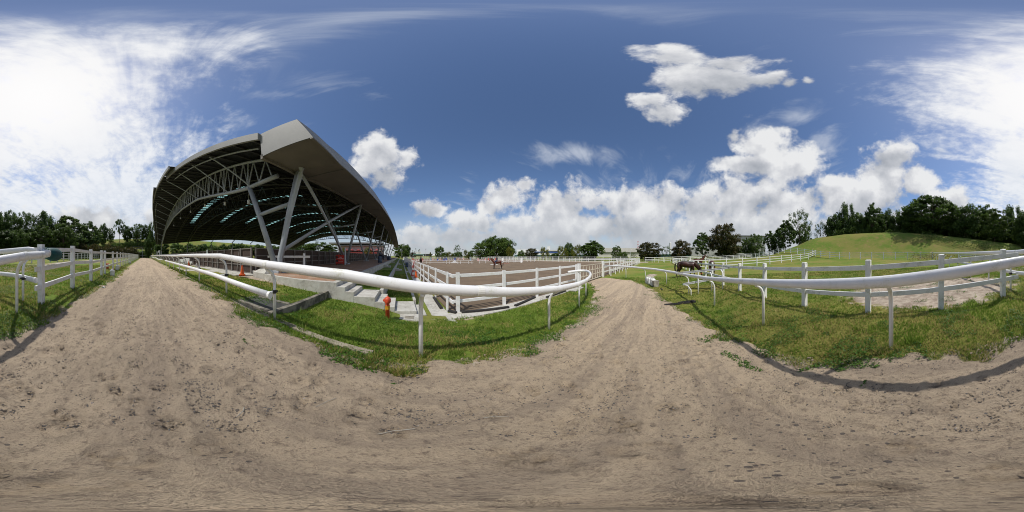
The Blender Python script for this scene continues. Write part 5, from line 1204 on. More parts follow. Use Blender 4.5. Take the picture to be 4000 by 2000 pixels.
for i, u in enumerate((1352, 1374, 1400, 1448, 1472)):
    t = thing('parasol', 'red parasol on the clubhouse terrace beyond the hall', 'parasol', group='red parasols on the clubhouse terrace'); x, y = ud(u, D0-5); zt_ = vz(973.5, D0-5)
    MB().lathe([(2.2, -.9), (2.1, -.8), (.1, 0)], 8, (x, y, zt_)).build('canopy', M['awning_red'], t); MB().tube([(x, y, zt_-4), (x, y, zt_)], .05, 5).build('pole', M['steel_light'], t)
# small house in the left wood, roof seen behind trees
w = thing('house', 'small grey house half hidden in the wood below the flat topped tree', 'house'); flatbox(w, 'wall', 'old_wall', 276, 308, 52, 975, 928, 5); flatbox(w, 'roof', 'roof_grey', 268, 314, 51, 927, 919, 7); flatbox(w, 'window', 'glass', 282, 301, 51.8, 936, 930, .2)
w = thing('house', 'long pale roof showing between the airy trees of the left wood', 'house'); flatbox(w, 'wall', 'old_wall', 20, 140, 66, 950, 906, 6); flatbox(w, 'roof', 'roof_grey', 14, 146, 65, 906, 899, 8)
# shed at the end of the track
sh = thing('shelter', 'open shelter with a dark lean-to roof across the far end of the track', 'shelter')
mb = MB(); mb.add([(-73, -5.5, 5.0), (-73, 3.0, 4.9), (-67, 3.0, 5.4), (-67, -5.5, 5.5), (-73, -5.5, 4.85), (-73, 3.0, 4.75), (-67, 3.0, 5.25), (-67, -5.5, 5.35)], [(0, 3, 2, 1), (4, 5, 6, 7), (0, 1, 5, 4), (2, 3, 7, 6), (1, 2, 6, 5), (3, 0, 4, 7)]); mb.build('roof', M['steel_dark'], sh)
for x, y in ((-67.3, -5), (-67.3, -1.2), (-67.3, 2.7), (-72.6, -5), (-72.6, 2.7)): MB().box(x-.09, x+.09, y-.09, y+.09, .5, 4.9).build('post', M['steel_light'], sh)
for y in (-3.2, .6): MB().bar((-67.3, y-1.7, 4.2), (-67.3, y+1.9, 5.1), .08, .08).build('brace', M['steel_light'], sh)
t = thing('barrier', 'grey bar gate across the far end of the track under the shelter', 'barrier'); MB().bar((-66.4, -4.5, 1.75), (-66.4, 2.5, 1.75), .06, .08).build('bar', M['steel_light'], t)
for y in (-4.4, 2.4): MB().box(-66.45, -66.35, y-.05, y+.05, .6, 1.8).build('post', M['steel_light'], t)
t = thing('bush_group', 'dark clipped bush seen through the shelter at the end of the track', 'bush', (-78, -1.5, .7), 0, None, (6, 6, 3.2)); t.name = 'bush'
for nm, me in (('trunk', KIND['bush_dark'][1]), ('crown', KIND['bush_dark'][0])):
    o = bpy.data.objects.new(nm, me); COL.objects.link(o); o.parent = t
pt = thing('judges_stand', 'small grey steel stand with a white board beside the far corner of the hall', 'stand', (-56, 4.0, .6))
for x in (0, 2.2):
    for y in (0, 1.4): MB().box(x-.05, x+.05, y-.05, y+.05, 0, 2.6).build('post', M['steel_light'], pt)
for z in (.9, 1.5, 2.1): MB().bar((0, 0, z), (2.2, 0, z), .05, .05).build('rail', M['steel_light'], pt)
MB().box(-.1, 2.3, -.1, 1.5, .35, .42).build('floor', M['steel_dark'], pt); MB().box(.1, 2.1, .1, .14, .9, 2.4).build('panel', M['steel_paint'], pt)
MB().box(2.6, 5.6, .4, .46, 2.1, 2.75).build('board', M['signwhite'], pt); MB().box(5.6, 7.4, .3, .5, .6, 2.7).build('side_panel', M['steel_paint'], pt)
# ------------------------------------------------------------------ animals and people (skinned skeletons)
def skin(name, nodes, edges, m, parent=None, sub=2, root=0):
    """nodes: list of (x, y, z, r) or (x, y, z, rx, ry)"""
    me = bpy.data.meshes.new(name); me.from_pydata([n[:3] for n in nodes], edges, []); me.update()
    o = bpy.data.objects.new(name, me); COL.objects.link(o)
    sk = o.modifiers.new('skin', 'SKIN'); sk.use_smooth_shade = True; sk.branch_smoothing = .6
    sv = me.skin_vertices[0].data if len(me.skin_vertices) else None
    if sv is None:
        bm_ = __import__('bmesh').new(); bm_.from_mesh(me); bm_.verts.layers.skin.verify(); bm_.to_mesh(me); bm_.free(); sv = me.skin_vertices[0].data
    for i, n in enumerate(nodes): sv[i].radius = (n[3], n[4] if len(n) > 4 else n[3]); sv[i].use_root = (i == root)
    ss = o.modifiers.new('sub', 'SUBSURF'); ss.levels = sub; ss.render_levels = sub
    bpy.context.view_layer.update(); dg = bpy.context.evaluated_depsgraph_get()
    m2 = bpy.data.meshes.new_from_object(o.evaluated_get(dg)); m2.name = name
    for p in m2.polygons: p.use_smooth = True
    m2.materials.clear(); m2.materials.append(m); bpy.data.objects.remove(o); bpy.data.meshes.remove(me)
    o = bpy.data.objects.new(name, m2); COL.objects.link(o)
    if parent: o.parent = parent
    return o
def horse(lab, loc, heading, m, pose='stand', scale=1.0, sock=(), halter=False, cat='horse'):
    hd = math.atan2(heading[1], heading[0]); t = thing('horse', lab, cat, (*loc, h1(*loc)), hd, scale=(scale,)*3)
    if loc[1] > 5.4 and loc[0] > 1.7: t.location.z = -.485
    if pose == 'graze': neck = [(.70, 0, 1.20, .18, .26), (.94, 0, .98, .13, .20), (1.14, 0, .70, .095, .15), (1.26, 0, .50, .08, .095), (1.32, 0, .30, .058, .065), (1.35, 0, .12, .045, .05)]
    elif pose == 'alert': neck = [(.70, 0, 1.42, .16, .2), (.88, 0, 1.68, .115, .15), (1.02, 0, 1.92, .09, .11), (1.16, 0, 1.92, .08, .09), (1.34, 0, 1.76, .055, .065), (1.46, 0, 1.64, .05, .05)]
    else: neck = [(.70, 0, 1.38, .17, .25), (.93, 0, 1.60, .125, .19), (1.10, 0, 1.76, .09, .13), (1.20, 0, 1.70, .08, .095), (1.30, 0, 1.48, .055, .065), (1.36, 0, 1.32, .048, .05)]
    N = [(-.62, 0, 1.22, .26, .31), (-.28, 0, 1.15, .285, .325), (.08, 0, 1.12, .295, .345), (.42, 0, 1.17, .26, .35)]+neck; E = [(0, 1), (1, 2), (2, 3), (3, 4)]+[(4+i, 5+i) for i in range(5)]
    N.append((-.82, 0, 1.20, .15, .19)); E.append((0, 10))
    for s in (-1, 1):
        b = len(N); f = .10*s if pose == 'graze' else .04*s
        N += [(-.66+f, .15*s, .98, .16, .20), (-.58+f, .16*s, .80, .125, .155), (-.80+f, .155*s, .53, .064, .080), (-.76+f*1.4, .15*s, .20, .045, .047), (-.72+f*1.5, .15*s, .09, .045), (-.69+f*1.5, .15*s, .03, .055, .06)]
        E += [(0, b)]+[(b+i, b+i+1) for i in range(5)]
        b = len(N); f = -.16*s if pose == 'graze' else -.05*s
        N += [(.50+f*.2, .14*s, 1.00, .15, .19), (.47+f*.5, .15*s, .80, .105, .125), (.50+f*.8, .14*s, .47, .062, .066), (.50+f*1.1, .14*s, .19, .044), (.52+f*1.2, .14*s, .09, .044), (.55+f*1.2, .14*s, .03, .052, .058)]
        E += [(3, b)]+[(b+i, b+i+1) for i in range(5)]
    poll = neck[3]; 
    for s in (-1, 1):
        b = len(N); N += [(poll[0]-.05, .05*s, poll[2]+.09, .022), (poll[0]-.06, .065*s, poll[2]+.20, .008)]; E += [(7, b), (b, b+1)]
    skin('body', N, E, m, t, 2, 1)
    skin('tail', [(-.90, 0, 1.32, .045), (-1.03, 0, 1.15, .06), (-1.06, 0, .85, .07), (-1.02, 0, .55, .06), (-1.0, 0, .38, .02)], [(0, 1), (1, 2), (2, 3), (3, 4)], M['hair'], t, 1)
    mb = MB()
    for i in range(3): 
        a, b = neck[i], neck[i+1]; up = Vector((-(b[2]-a[2]), 0, b[0]-a[0])).normalized()
        if pose == 'graze': up = Vector((abs(up.x), 0, abs(up.z)))
        pa_ = Vector(a[:3])+up*a[4]*.98; pb_ = Vector(b[:3])+up*b[4]*.98; mb.tube([pa_+Vector((0, -.02, 0)), (pa_+pb_)/2+Vector((0, .02, .012)), pb_], [.04, .045, .035], 6)
    mb.build('mane', M['hair'], t, smooth=True)
    for s in (-1, 1): MB().lathe([(.012, -.012), (.017, 0), (.012, .012)], 8, (poll[0]+.03, .075*s, poll[2]+.01)).build('eye', M['hair'], t)
    for i, (x, y) in enumerate(((-.69, -1), (-.69, 1), (.55, -1), (.55, 1))):
        f = (.15 if x < 0 else -.19)*y if pose == 'graze' else (.06 if x < 0 else -.06)*y
        MB().lathe([(.062, 0), (.055, .055), (.048, .075)], 10, (x+f, .148*y, 0)).build('hoof', M['hoof'], t)
        if i in sock: MB().lathe([(.052, .07), (.043, .12), (.043, .22)], 10, (x-.02+f, .148*y, 0)).build('sock', M['sock'], t)
    if halter:
        a, b = Vector(neck[4][:3]), Vector(neck[3][:3])
        MB().tube([a+Vector((-.01, -.075, .0)), a+Vector((.06, 0, .03)), a+Vector((-.01, .075, 0)), a+Vector((-.08, 0, -.03)), a+Vector((-.01, -.075, 0))], .014, 6).tube([a+Vector((-.02, -.08, 0)), b+Vector((-.02, -.10, .02)), b+Vector((-.12, 0, .12))], .014, 6).tube([a+Vector((-.02, .08, 0)), b+Vector((-.02, .10, .02))], .014, 6).build('halter', M['halter'], t)
    return t
horse('dark bay horse grazing on the track side of the mossy fence with a red halter', (14.25, -2.62), (-.12, -.99), M['bay'], 'graze', 1.0, halter=True)
horse('chestnut horse seen from behind just inside the paddock fence', (15.0, -5.2), (.97, -.24), M['chestnut2'], 'graze', 1.0)
horse('brown horse with its head up standing behind the two grazing ones', (23.4, -6.0), (-.25, -.97), M['chestnut2'], 'alert', 1.0)
h = horse('chestnut horse standing in the sand arena under a rider in a dark helmet', (14.8, 22.2), (-.83, .55), M['chestnut'], 'stand', .95, sock=(1,))
sd_ = skin('saddle', [(-.12, 0, 1.45, .12, .03), (.02, 0, 1.44, .13, .035), (.14, 0, 1.47, .10, .03)], [(0, 1), (1, 2)], M['leather'], h, 1)
MB().box(-.25, .28, -.275, .275, 1.16, 1.30).build('girth_pad', M['navy'], h, bevel=.05)
MB().tube([(1.30, -.065, 1.50), (1.12, -.09, 1.66), (.6, -.12, 1.56), (.30, 0, 1.56)], .010, 5).build('reins', M['leather'], h)
h2 = horse('dark horse coming forward under a second rider behind the left arena fence', (4.75, 39.2), (-.12, -.99), M['bay'], 'stand', .95)

def person(lab, loc, rz, pose, shirt, legs, scale=1.0, helmet=False, strap=False):
    t = thing('person', lab, 'person', loc, rz, scale=(scale,)*3)
    if pose == 'ride':     # seated astride, origin at the seat
        tor = [(0, 0, .06, .15, .13), (.0, 0, .24, .13, .11), (.03, 0, .42, .15, .12), (.04, 0, .54, .10, .09), (.05, 0, .60, .052), (.06, 0, .66, .05)]
        leg = lambda s: [(.04, .12*s, .02, .10), (.30, .27*s, -.16, .085), (.42, .29*s, -.22, .065), (.26, .29*s, -.48, .055), (.20, .28*s, -.66, .042), (.22, .28*s, -.72, .045), (.36, .28*s, -.73, .035)]
        arm = lambda s: [(.04, .17*s, .50, .055), (.08, .24*s, .30, .042), (.10, .23*s, .24, .038), (.32, .10*s, .22, .03)]
    else:                  # seated on the edge of a drum, origin at the seat
        tor = [(0, 0, .08, .15, .12), (.02, 0, .26, .13, .10), (.07, 0, .44, .155, .11), (.10, 0, .55, .10, .08), (.12, 0, .60, .05), (.15, 0, .66, .048)]
        leg = lambda s: [(.06, .10*s, .05, .095), (.34, .12*s, .06, .08), (.46, .12*s, .03, .062), (.47, .12*s, -.20, .055), (.46, .12*s, -.40, .04), (.47, .12*s, -.45, .042), (.60, .13*s, -.48, .035)]
        arm = lambda s: [(.09, .17*s, .50, .055), (.14, .22*s, .28, .042), (.18, .21*s, .22, .038), (.36, .09*s, .24, .03)]
    N = list(tor); E = [(i, i+1) for i in range(5)]
    for s in (-1, 1):
        b = len(N); N += arm(s); E += [(3, b)]+[(b+i, b+i+1) for i in range(3)]
    skin('torso', N, E, shirt, t, 2)
    N = [(0, 0, .05, .15, .12)]; E = []
    for s in (-1, 1):
        b = len(N); L = leg(s); N += L[:5]; E += [(0, b)]+[(b+i, b+i+1) for i in range(4)]
        skin('boot', [L[4], L[5], L[6]], [(0, 1), (1, 2)], M['leather'], t, 1)
    skin('trousers', N, E, legs, t, 2)
    hx, hz_ = tor[5][0]+.02, tor[5][2]+.11
    hd = skin('head', [(hx-.02, 0, hz_-.16, .045), (hx, 0, hz_-.06, .062, .07), (hx, 0, hz_+.02, .078, .09), (hx, 0, hz_+.09, .06, .07)], [(0, 1), (1, 2), (2, 3)], M['skin'], t, 2)
    MB().tube([(hx+.085, 0, hz_+.03), (hx+.115, 0, hz_-.02), (hx+.085, 0, hz_-.03)], [.008, .014, .008], 6).build('nose', M['skin'], hd, smooth=True)
    for s in (-1, 1): MB().lathe([(.006, -.006), (.010, 0), (.006, .006)], 6, (hx+.075, .03*s, hz_+.02)).build('eye', M['hair'], hd); MB().tube([(hx, .072*s, hz_+.02), (hx-.01, .088*s, hz_), (hx, .075*s, hz_-.03)], .012, 6).build('ear', M['skin'], hd)
    if helmet: MB().lathe([(.125, .0), (.128, .05), (.10, .13), (.05, .165), (.0, .17)], 16, (hx-.005, 0, hz_+.02)).box(hx+.08, hx+.17, -.07, .07, hz_+.02, hz_+.035).build('helmet', M['leather'], t, smooth=True)
    else: MB().lathe([(.085, .0), (.092, .05), (.07, .095), (.0, .115)], 12, (hx-.02, 0, hz_+.02)).build('hair', M['hair'], t, smooth=True)
    for s in (-1, 1):      # hands with fingers
        e_ = Vector(arm(s)[-1][:3]); hnd = skin('hand', [(e_.x-.01, e_.y, e_.z, .024), (e_.x+.05, e_.y-.01*s, e_.z-.01, .036, .018), (e_.x+.08, e_.y-.01*s, e_.z-.015, .034, .016)]+[(e_.x+.11+.006*(1-abs(i-1.5)), e_.y+(-.03+.02*i), e_.z-.022, .008) for i in range(4)]+[(e_.x+.115, e_.y+(-.028+.018*i), e_.z-.05, .007) for i in range(4)]+[(e_.x+.05, e_.y-.045*s, e_.z+.005, .009), (e_.x+.085, e_.y-.05*s, e_.z-.015, .008)], [(0, 1), (1, 2), (2, 3), (2, 4), (2, 5), (2, 6), (3, 7), (4, 8), (5, 9), (6, 10), (1, 11), (11, 12)], M['skin'], t, 1)
    if strap:
        for s in (-1, 1): MB().tube([(.10, .17*s, .60), (.17, .21*s, .36), (.20, .24*s, .26)], .012, 5).build('sleeve_stripe', M['letter'], t)
    return t
hv = Vector((-.83, .55)); rzr = math.atan2(hv.y, hv.x)
person('person in a dark top and blue breeches riding the chestnut horse in the arena', (14.8, 22.2, -.485+1.46*.95), rzr, 'ride', M['navy'], M['denim'], .93, helmet=True)
person('person riding the dark horse behind the left arena fence', (4.75, 39.2, -.485+1.46*.95), math.atan2(-.99, -.12), 'ride', M['navy'], M['leather'], .95, helmet=True)
person('person in dark clothes with white sleeve stripes sitting on a blue drum on the platform', (-2.82, 21.6, .70+.885), R(-20), 'sit', M['navy'], M['navy'], 1.0, strap=True)

# ------------------------------------------------------------------ props
def drum(lab, x, y, z, s=1.0, group=None):
    t = thing('drum', lab, 'drum', (x, y, z), scale=(s,)*3, group=group); pr = [(.27, 0), (.285, .02), (.285, .27), (.297, .29), (.285, .31), (.285, .57), (.297, .59), (.285, .61), (.285, .85), (.27, .88)]
    MB().lathe(pr, 24).build('barrel', M['drum'], t, smooth=True); MB().lathe([(.262, .878), (.262, .886), (.0, .887)], 24).build('lid', M['drum'], t); return t
drum('blue grey plastic drum under the person sitting on the platform edge', -2.82, 21.5, .70)
drum('blue grey drum farther along the platform, left of a pair', -3.1, 38.0, .70); drum('blue grey drum farther along the platform, right of a pair', -2.6, 36.6, .70)
drum('dark drum standing in the drain strip by the start of the arena fence', 1.05, 30.0, -.45)
# fire hose cabinet
t = thing('hose_cabinet', 'red fire hose reel cabinet at the foot of the second hall column', 'cabinet', (-6.15, 15.75, .70), R(12))
MB().box(-.44, .44, -.28, .28, .12, 1.02).build('cabinet_box', M['red'], t, bevel=.015)
for x in (-.36, .36): MB().box(x-.03, x+.03, -.2, .2, 0, .12).build('foot', M['red'], t)
MB().box(-.40, -.22, -.291, -.282, .30, .52).build('vent', M['black'], t); MB().box(-.40, -.22, -.291, -.282, .68, .90).build('window', M['black'], t)
MB().tube([(-.1, 0, 1.02), (-.1, 0, 1.08), (-.16, 0, 1.12), (-.22, 0, 1.08), (-.22, 0, 1.02)], .02, 8).build('handle', M['red'], t)
MB().box(.47, .52, -.3, .28, 0.0, 1.75).build('side_post', M['steel_light'], t)
def text(s, size, loc, parent, rot=(R(90), 0, 0)):
    c = bpy.data.curves.new('lettering', 'FONT'); c.body = s; c.size = size; c.align_x = 'CENTER'; c.extrude = .002
    o = bpy.data.objects.new('lettering', c); COL.objects.link(o); bpy.context.view_layer.update()
    me = bpy.data.meshes.new_from_object(o.evaluated_get(bpy.context.evaluated_depsgraph_get())); bpy.data.objects.remove(o)
    me.materials.clear(); me.materials.append(M['letter']); o = bpy.data.objects.new('lettering', me); COL.objects.link(o); o.parent = parent; o.location = loc; o.rotation_euler = rot; return o
text('FIRE\nHOSE REEL', .135, (.06, -.286, .72), t); text('IN CASE OF FIRE\nBREAK GLASS', .06, (.06, -.286, .34), t)
# hydrant
zh = h1(-.37, 4.40)
t = thing('fire_hydrant', 'short orange red fire hydrant with a yellow band standing in the lawn by the steps', 'hydrant', (-.37, 4.42, zh-.03), R(-8), scale=(.78, .78, .95))
MB().lathe([(.075, -.1), (.075, .30), (.083, .31), (.083, .43), (.072, .44), (.072, .49), (.10, .51), (.10, .53)], 20).build('barrel', M['hydrant'], t, smooth=True)
MB().lathe([(.087, .315), (.087, .425)], 20).build('band', M['yellow'], t)
MB().lathe([(.115, .53), (.12, .55), (.118, .62), (.10, .66), (.055, .685), (.03, .69), (.03, .72), (.0, .725)], 20).build('bonnet', M['hydrant'], t, smooth=True)
MB().tube([(0, -.07, .56), (0, -.15, .56), (0, -.16, .56)], [.055, .055, .062], 14).tube([(0, -.16, .56), (0, -.19, .56)], .028, 6).build('outlet_cap', M['hydrant'], t)
MB().tube([(-.07, 0, .58), (-.14, 0, .58), (-.155, 0, .58)], [.04, .04, .048], 12).build('side_cap', M['hydrant'], t)
ch = MB()
for i in range(14):
    a = i/13; x = -.03-.085*a; z = .53-.23*math.sin(a*math.pi*.62)-.03*a; ch.tube([(x-.009, -.115, z), (x, -.118, z+.013), (x+.009, -.115, z), (x, -.112, z-.013), (x-.009, -.115, z)], .0042, 5)
ch.build('chain', M['rust'], t)
# cones
def cone(lab, x, y, z, n=2, s=1.0):
    t = thing('traffic_cone', lab, 'cone', (x, y, z), random.uniform(0, 1), scale=(s,)*3)
    for k in range(n): MB().box(-.17, .17, -.17, .17, .0+k*.035, .028+k*.035).build('base', M['orange'], t, bevel=.01)
    MB().lathe([(.135, .03), (.13, .09), (.075, .38), (.035, .60), (.028, .61)], 20).build('cone_body', M['orange'], t, smooth=True)
cone('stacked orange traffic cones on the concrete beside the platform block', -7.45, 5.05, .50, 3, .95)
cone('orange traffic cone farther away behind the rail near the white jump parts', -16.9, 4.65, .50, 1, 1.0)
# white jump parts piled by the wall
for i, (x, y, a, l, h_, lab) in enumerate(((-18.2, 5.0, .15, 1.9, .42, 'white low jump plank nearest the far orange cone'), (-20.0, 4.6, -.1, 2.4, .55, 'long white jump plank on feet second from the far cone'), (-22.2, 5.1, .3, 1.8, .70, 'white jump stand tilted against the pile'), (-24.0, 4.7, -.25, 2.2, .50, 'white jump plank at the far end of the pile'), (-15.9, 5.2, -.35, 1.5, .35, 'short white plank leaning to the right of the far cone'), (-21.2, 5.5, .05, 2.6, .85, 'tall white jump frame at the back of the pile'))):
    t = thing('jump_plank', lab, 'jump', (x, y, h1(x, y)+.03 if x < -15.6 else .50), a, 'white jump parts piled by the slatted wall')
    MB().box(-l/2, l/2, -.04, .04, h_*.45, h_).build('plank', M['white'], t, bevel=.01)
    for s in (-1, 1): MB().bar((s*l*.42, -.22, 0), (s*l*.40, .03, h_*.9), .05, .07).build('leg', M['white'], t); MB().bar((s*l*.42, .22, 0), (s*l*.40, -.03, h_*.9), .05, .07).build('leg', M['white'], t)
# white frame behind the corner column
t = thing('show_jump', 'white wooden jump frame standing behind the corner column on the platform', 'jump', (0, 0, 0))
P0, P1 = Vector((-7.25, 7.15, .70)), Vector((-5.15, 7.6, .70)); dd = (P1-P0).normalized()
for p in (P0, P1): MB().bar(p, p+Vector((0, 0, 1.05)), .10, .10).build('post', M['white'], t, bevel=.008)
for z in (.18, .86): MB().bar(P0-dd*.32+Vector((0, 0, z)), P1+dd*.35+Vector((0, 0, z)), .05, .12, ).build('rail', M['white'], t)
for p in (P0, P1): MB().bar(p+Vector((.12, -.38, .06)), p+Vector((-.12, .38, .06)), .08, .10).build('foot', M['white'], t)
# bucket and canisters
def bucket(lab, x, y, s, m, rz=0):
    z = h1(x, y); t = thing('bucket', lab, 'bucket', (x, y, z), rz, scale=(s,)*3); MB().lathe([(.12, 0), (.15, .30), (.165, .31), (.165, .33), (.148, .33), (.115, .03), (.0, .03)], 20).build('pail', m, t, smooth=True)
    MB().tube([(-.155, 0, .31), (-.15, .12, .20), (0, .18, .16), (.15, .12, .20), (.155, 0, .31)], .006, 5).build('handle', M['steel_light'], t)
def canister(lab, x, y, rz=0, s=1.0, m='jerry', group=None, lab2=False, z=None, hs=1.0):
    t = thing('jerrycan', lab, 'canister', (x, y, h1(x, y)+.0 if z is None else z), rz, group, (s, s, s*hs))
    MB().box(-.14, .14, -.12, .12, 0, .30).build('can', M[m], t, bevel=.03)
    MB().add([(-.12, -.10, .295), (.12, -.10, .295), (.12, .10, .295), (-.12, .10, .295), (-.07, -.05, .34), (.09, -.05, .34), (.09, .05, .34), (-.07, .05, .34)], [(0, 1, 5, 4), (1, 2, 6, 5), (2, 3, 7, 6), (3, 0, 4, 7), (4, 5, 6, 7)]).build('shoulder', M[m], t)
    MB().tube([(-.05, 0, .33), (-.04, 0, .38), (.04, 0, .385), (.08, 0, .33)], .014, 6).build('handle', M[m], t); MB().lathe([(.028, .30), (.028, .365)], 10, (-.09, .06, 0)).build('cap', M['red'] if lab2 else M[m], t)
    if lab2: MB().box(-.10, -.02, -.127, -.1215, .10, .20).build('label', M['black'], t)
bucket('faded orange bucket beside the left white fence', -12.3, -2.95, 1.25, M['bucket'])
canister('white plastic canister with a dark label at the left edge of the track', -9.1, -1.86, .3, 1.05, lab2=True); canister('second white canister farther along the left edge of the track', -12.6, -2.15, -.2, 1.1); canister('tiny far white canister near the end of the left fence', -22, -2.05, .4, 1.0)
for i, (x, y, lab) in enumerate(((*uvp(2553, 1117.5, 2.08), 'front one of the row of white canisters, next to the grey tub'), (*uvp(2547.5, 1114, 2.08), 'second white canister in the row by the rail post'), (*uvp(2538, 1110, 2.08), 'third white canister in the row by the rail post'), (*uvp(2530, 1107, 2.08), 'white canister touching the rail post'))):
    canister(lab, x, y, -1.3+.1*i, 1.0, group='white canisters in a row by the curving rail', hs=1.5)
t = thing('tub', 'dirty grey square tub at the end of the row of white canisters', 'tub', (*uvp(2561, 1121, 2.08), h1(*uvp(2561, 1121, 2.08))), .4); MB().add([(-.15, -.15, 0), (.15, -.15, 0), (.15, .15, 0), (-.15, .15, 0), (-.19, -.19, .42), (.19, -.19, .42), (.19, .19, .42), (-.19, .19, .42)], [(3, 2, 1, 0), (0, 1, 5, 4), (1, 2, 6, 5), (2, 3, 7, 6), (3, 0, 4, 7), (4, 5, 6, 7)]).build('tub_body', M['greycan'], t, bevel=.02); MB().box(-.195, .195, -.195, .195, .40, .425).build('rim', M['greycan'], t)
def floor_strip(lab, pts, w, hh, m='rubber', name='rubber_strip', zz=-.462, cat='strip', group=None):
    mb = MB(); mb.tube([(x, y, zz+hh/2) for x, y in pts], w/2, 4, ry=hh/2); return tag(mb.build(name, M[m], None), lab, cat, group)
G3 = 'black rubber strips lying round the arena fence'
def strip_box(lab, a, b, w=.12, hh=.075, zz=-.462):
    return tag(MB().bar((a[0], a[1], zz+hh/2), (b[0], b[1], zz+hh/2), w, hh).build('rubber_strip', M['rubber'], None, bevel=.01), lab, 'strip', G3)
strip_box('black rubber strip lying along the concrete path at the left fence foot', (1.56, 7.7), (1.50, 5.95)); strip_box('short black rubber block under the arena fence corner', (1.66, 5.55), (1.86, 5.28)); strip_box('long black rubber strip in front of the near arena corner', (2.05, 5.28), (3.85, 4.95)); strip_box('slanting black rubber strip with its end under the arena fence', (4.15, 4.93), (5.75, 5.36)); strip_box('black rubber strip lying on the verge left of the gate', (6.1, 4.92), (7.9, 4.98))
t = tag(MB().bar((8.2, 4.72, -.46), (9.5, 4.85, -.46), .5, .05).build('concrete_slab', M['concrete_clean'], None), 'flat pale slab lying at the foot of the arena gate post', 'slab')
# dark plastic grating left in the grass
t = thing('plastic_grating', 'black slatted plastic strip dropped in the grass by the track edge', 'grating', (6.75, -.95, h1(6.75, -.95)+.03), R(-78))
for i in range(2):
    mb = MB(); L = 1.35 if i == 0 else .8
    for y in (-.06, .06): mb.box(-L/2, L/2, y-.012, y+.012, .0, .05)
    for k in range(int(L/.07)): x = -L/2+.035+k*.07; mb.box(x-.01, x+.01, -.06, .06, .01, .04)
    o = mb.build('slat_section', M['black'], t); o.location = (.35*i, .10*i-.05, .012*i); o.rotation_euler = (0, .03*i, .14*i)
t = tag(MB().tube([(9.5, -.35, h1(9.5, -.3)+.03), (9.6, -.25, h1(9.5, -.3)+.05), (9.75, -.3, h1(9.7, -.3)+.03), (9.85, -.2, h1(9.8, -.2)+.05), (9.95, -.3, h1(9.9, -.3)+.03)], .022, 6).build('strap', M['black'], None), 'small black twisted strap on the grass near the white canisters', 'strap')
tag(MB().tube([(-5.6, -1.45, h1(-5.6, -1.45)+.03), (-5.5, -1.45, h1(-5.5, -1.45)+.04)], [.06, .05], 6, ry=.035).build('plastic_scrap', M['jerry'], None), 'white plastic scrap on the left edge of the track', 'litter')
for x, y, r_ in ((.55, -1.45, .05),):
    mb = MB(); mb.tube([(x+r_*1.6*math.cos(a), y+r_*math.sin(a), track_z(x, y)+.02) for a in np.linspace(0, 6.28, 18)], .004, 5); tag(mb.build('rubber_ring', M['black'], None), 'thin black ring lying on the dirt track', 'ring')
# twigs on the track
tw = MB()
for x, y, a, L in ((-.15, .75, .4, .24), (-.55, .95, 1.2, .2), (.5, .9, -.5, .16), (-.8, .5, 2.2, .14)):
    z = track_z(x, y)+.015; tag(MB().tube([(x, y, z), (x+math.cos(a)*L*.5, y+math.sin(a)*L*.5+.02, z+.006), (x+math.cos(a)*L, y+math.sin(a)*L, z)], .0035, 5).build('twig', M['greycan'], None), {.24: 'longest dry twig lying on the dirt near the camera', .2: 'dry twig left of the longest one on the dirt', .16: 'short dry twig right of the longest one on the dirt', .14: 'tiny dry twig nearest the camera on the dirt'}[L], 'twig', 'dry twigs on the track')
# jumps inside the arena
M['stripe_red'] = mat('faded_red_paint', (.50, .13, .11), .6); M['stripe_blue'] = mat('blue_paint', (.04, .08, .35), .6); M['pale_blue'] = mat('pale_blue_paint', (.25, .34, .42), .6); M['pinkish'] = mat('pink_paint', (.55, .33, .31), .6)
def jump(lab, u, d, wd, m1, m2='white', poles=2, H=1.2, rot=0.0):
    x, y = ud(u, d); t = thing('show_jump', lab, 'jump', (x, y, -.47), R(-(u-1567)*.09)+rot)
    for s in (-1, 1):
        MB().box(s*wd/2-.28, s*wd/2+.28, -.04, .04, .05, H).build('wing', M[m1], t); MB().box(s*wd/2-.3, s*wd/2+.3, -.25, .25, 0, .06).build('foot', M[m2], t)
    for k in range(poles):
        z = .35+.35*k; n = 6
        for i in range(n):
            pass
        mb = MB().tube([(-wd/2+.3, 0, z), (wd/2-.3, 0, z)], .05, 8); o = mb.build('pole', M[m2], t)
        for i in range(3): a = -wd/2+.5+i*(wd-1.2)/2.5; MB().tube([(a, 0, z), (a+.45, 0, z)], .053, 8).build('stripe', M[m1], o)
jump('pale blue winged show jump behind the left part of the dressage boundary', 1665, 72, 4.0, 'pale_blue'); jump('blue and white show jump right of the pale blue one', 1760, 75, 4.0, 'stripe_blue'); jump('red and white striped show jump near the left arena fence', 1632, 62, 3.6, 'stripe_red'); jump('pink framed show jump beyond the middle of the dressage boundary', 1705, 80, 3.6, 'pinkish', poles=1)
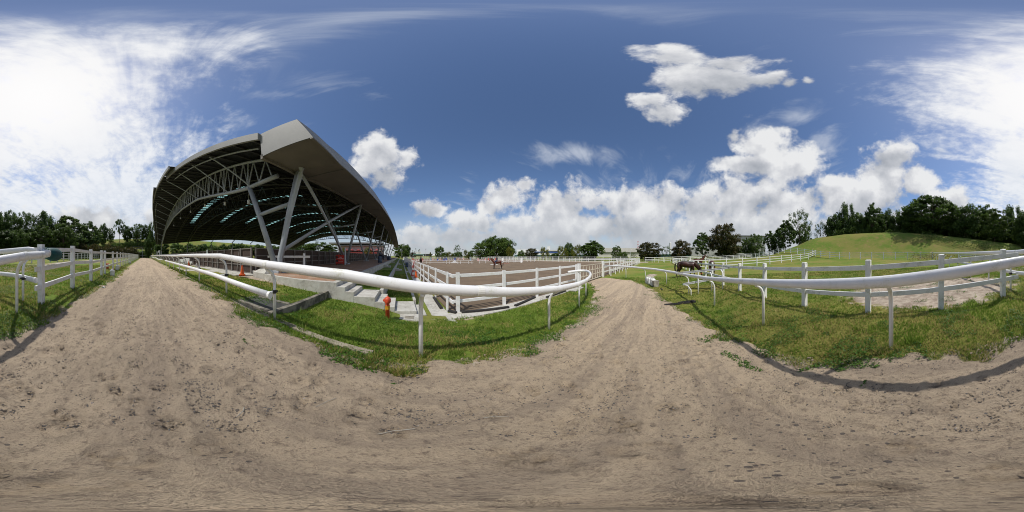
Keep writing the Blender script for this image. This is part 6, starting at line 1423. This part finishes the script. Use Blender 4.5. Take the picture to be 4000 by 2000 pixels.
jump('pair of pale blue jump wings left of the ridden horse', 1852, 70, 3.2, 'pale_blue'); jump('pink show jump just left of the ridden horse', 1882, 66, 3.0, 'pinkish'); jump('blue and white jump with fillers behind the dressage boundary', 1722, 66, 2.6, 'stripe_blue', poles=1, H=1.0); jump('red and white jump behind the ridden horse', 1922, 70, 3.0, 'stripe_red'); jump('white gate shaped jump on the right of the arena', 2000, 52, 6.0, 'white', H=1.4); jump('pink and white jump by the left arena fence', 1800, 88, 3.0, 'pinkish')
t = thing('jump_filler', 'white triangular jump filler lying behind the dressage boundary', 'jump', (*ud(1776, 48), -.475)); MB().add([(-1.1, -.1, 0), (1.1, -.1, 0), (0, -.1, .8), (-1.1, .1, 0), (1.1, .1, 0), (0, .1, .8)], [(0, 1, 2), (5, 4, 3), (0, 3, 4, 1), (1, 4, 5, 2), (2, 5, 3, 0)]).build('filler', M['white'], t)
for i, (u, d) in enumerate(((1975, 46), (1930, 38))): tag(MB().tube([(*ud(u-14, d), -.42), (*ud(u+14, d), -.42)], .05, 8).build('ground_pole', M['stripe_red' if i == 0 else 'white'], None), ('red' if i == 0 else 'white')+' ground pole lying on the arena sand', 'pole')
# striped boards leaning at the fence
for i, (x, y, m1, lab) in enumerate(((1.25, 16.6, 'stripe_red', 'tall red and white striped board leaning outside the left arena fence, nearest'), (1.3, 17.6, 'pinkish', 'pink striped board leaning outside the left arena fence behind the nearest'))):
    t = thing('striped_board', lab, 'board', (x, y, -.46), 0, group='boards leaning on the arena fence')
    for k in range(6): MB().bar((-.12-.0*k, -.08, .02+k*.24), (.12, .30, .02+k*.24), .05, .23).build('stripe', M[m1 if k % 2 == 0 else 'white'], t)
    MB().bar((-.2, .0, 0), (.1, .1, 1.5), .06, .08).build('strut', M[m1], t)
cone('orange cones stacked at the foot of the left arena fence', 1.42, 15.6, -.46, 2, 1.0)
tag(MB().box(1.0, 1.55, 13.0, 14.6, -.468, -.44).build('metal_plate', M['steel_light'], None), 'pale metal plate covering the path by the striped boards', 'plate')
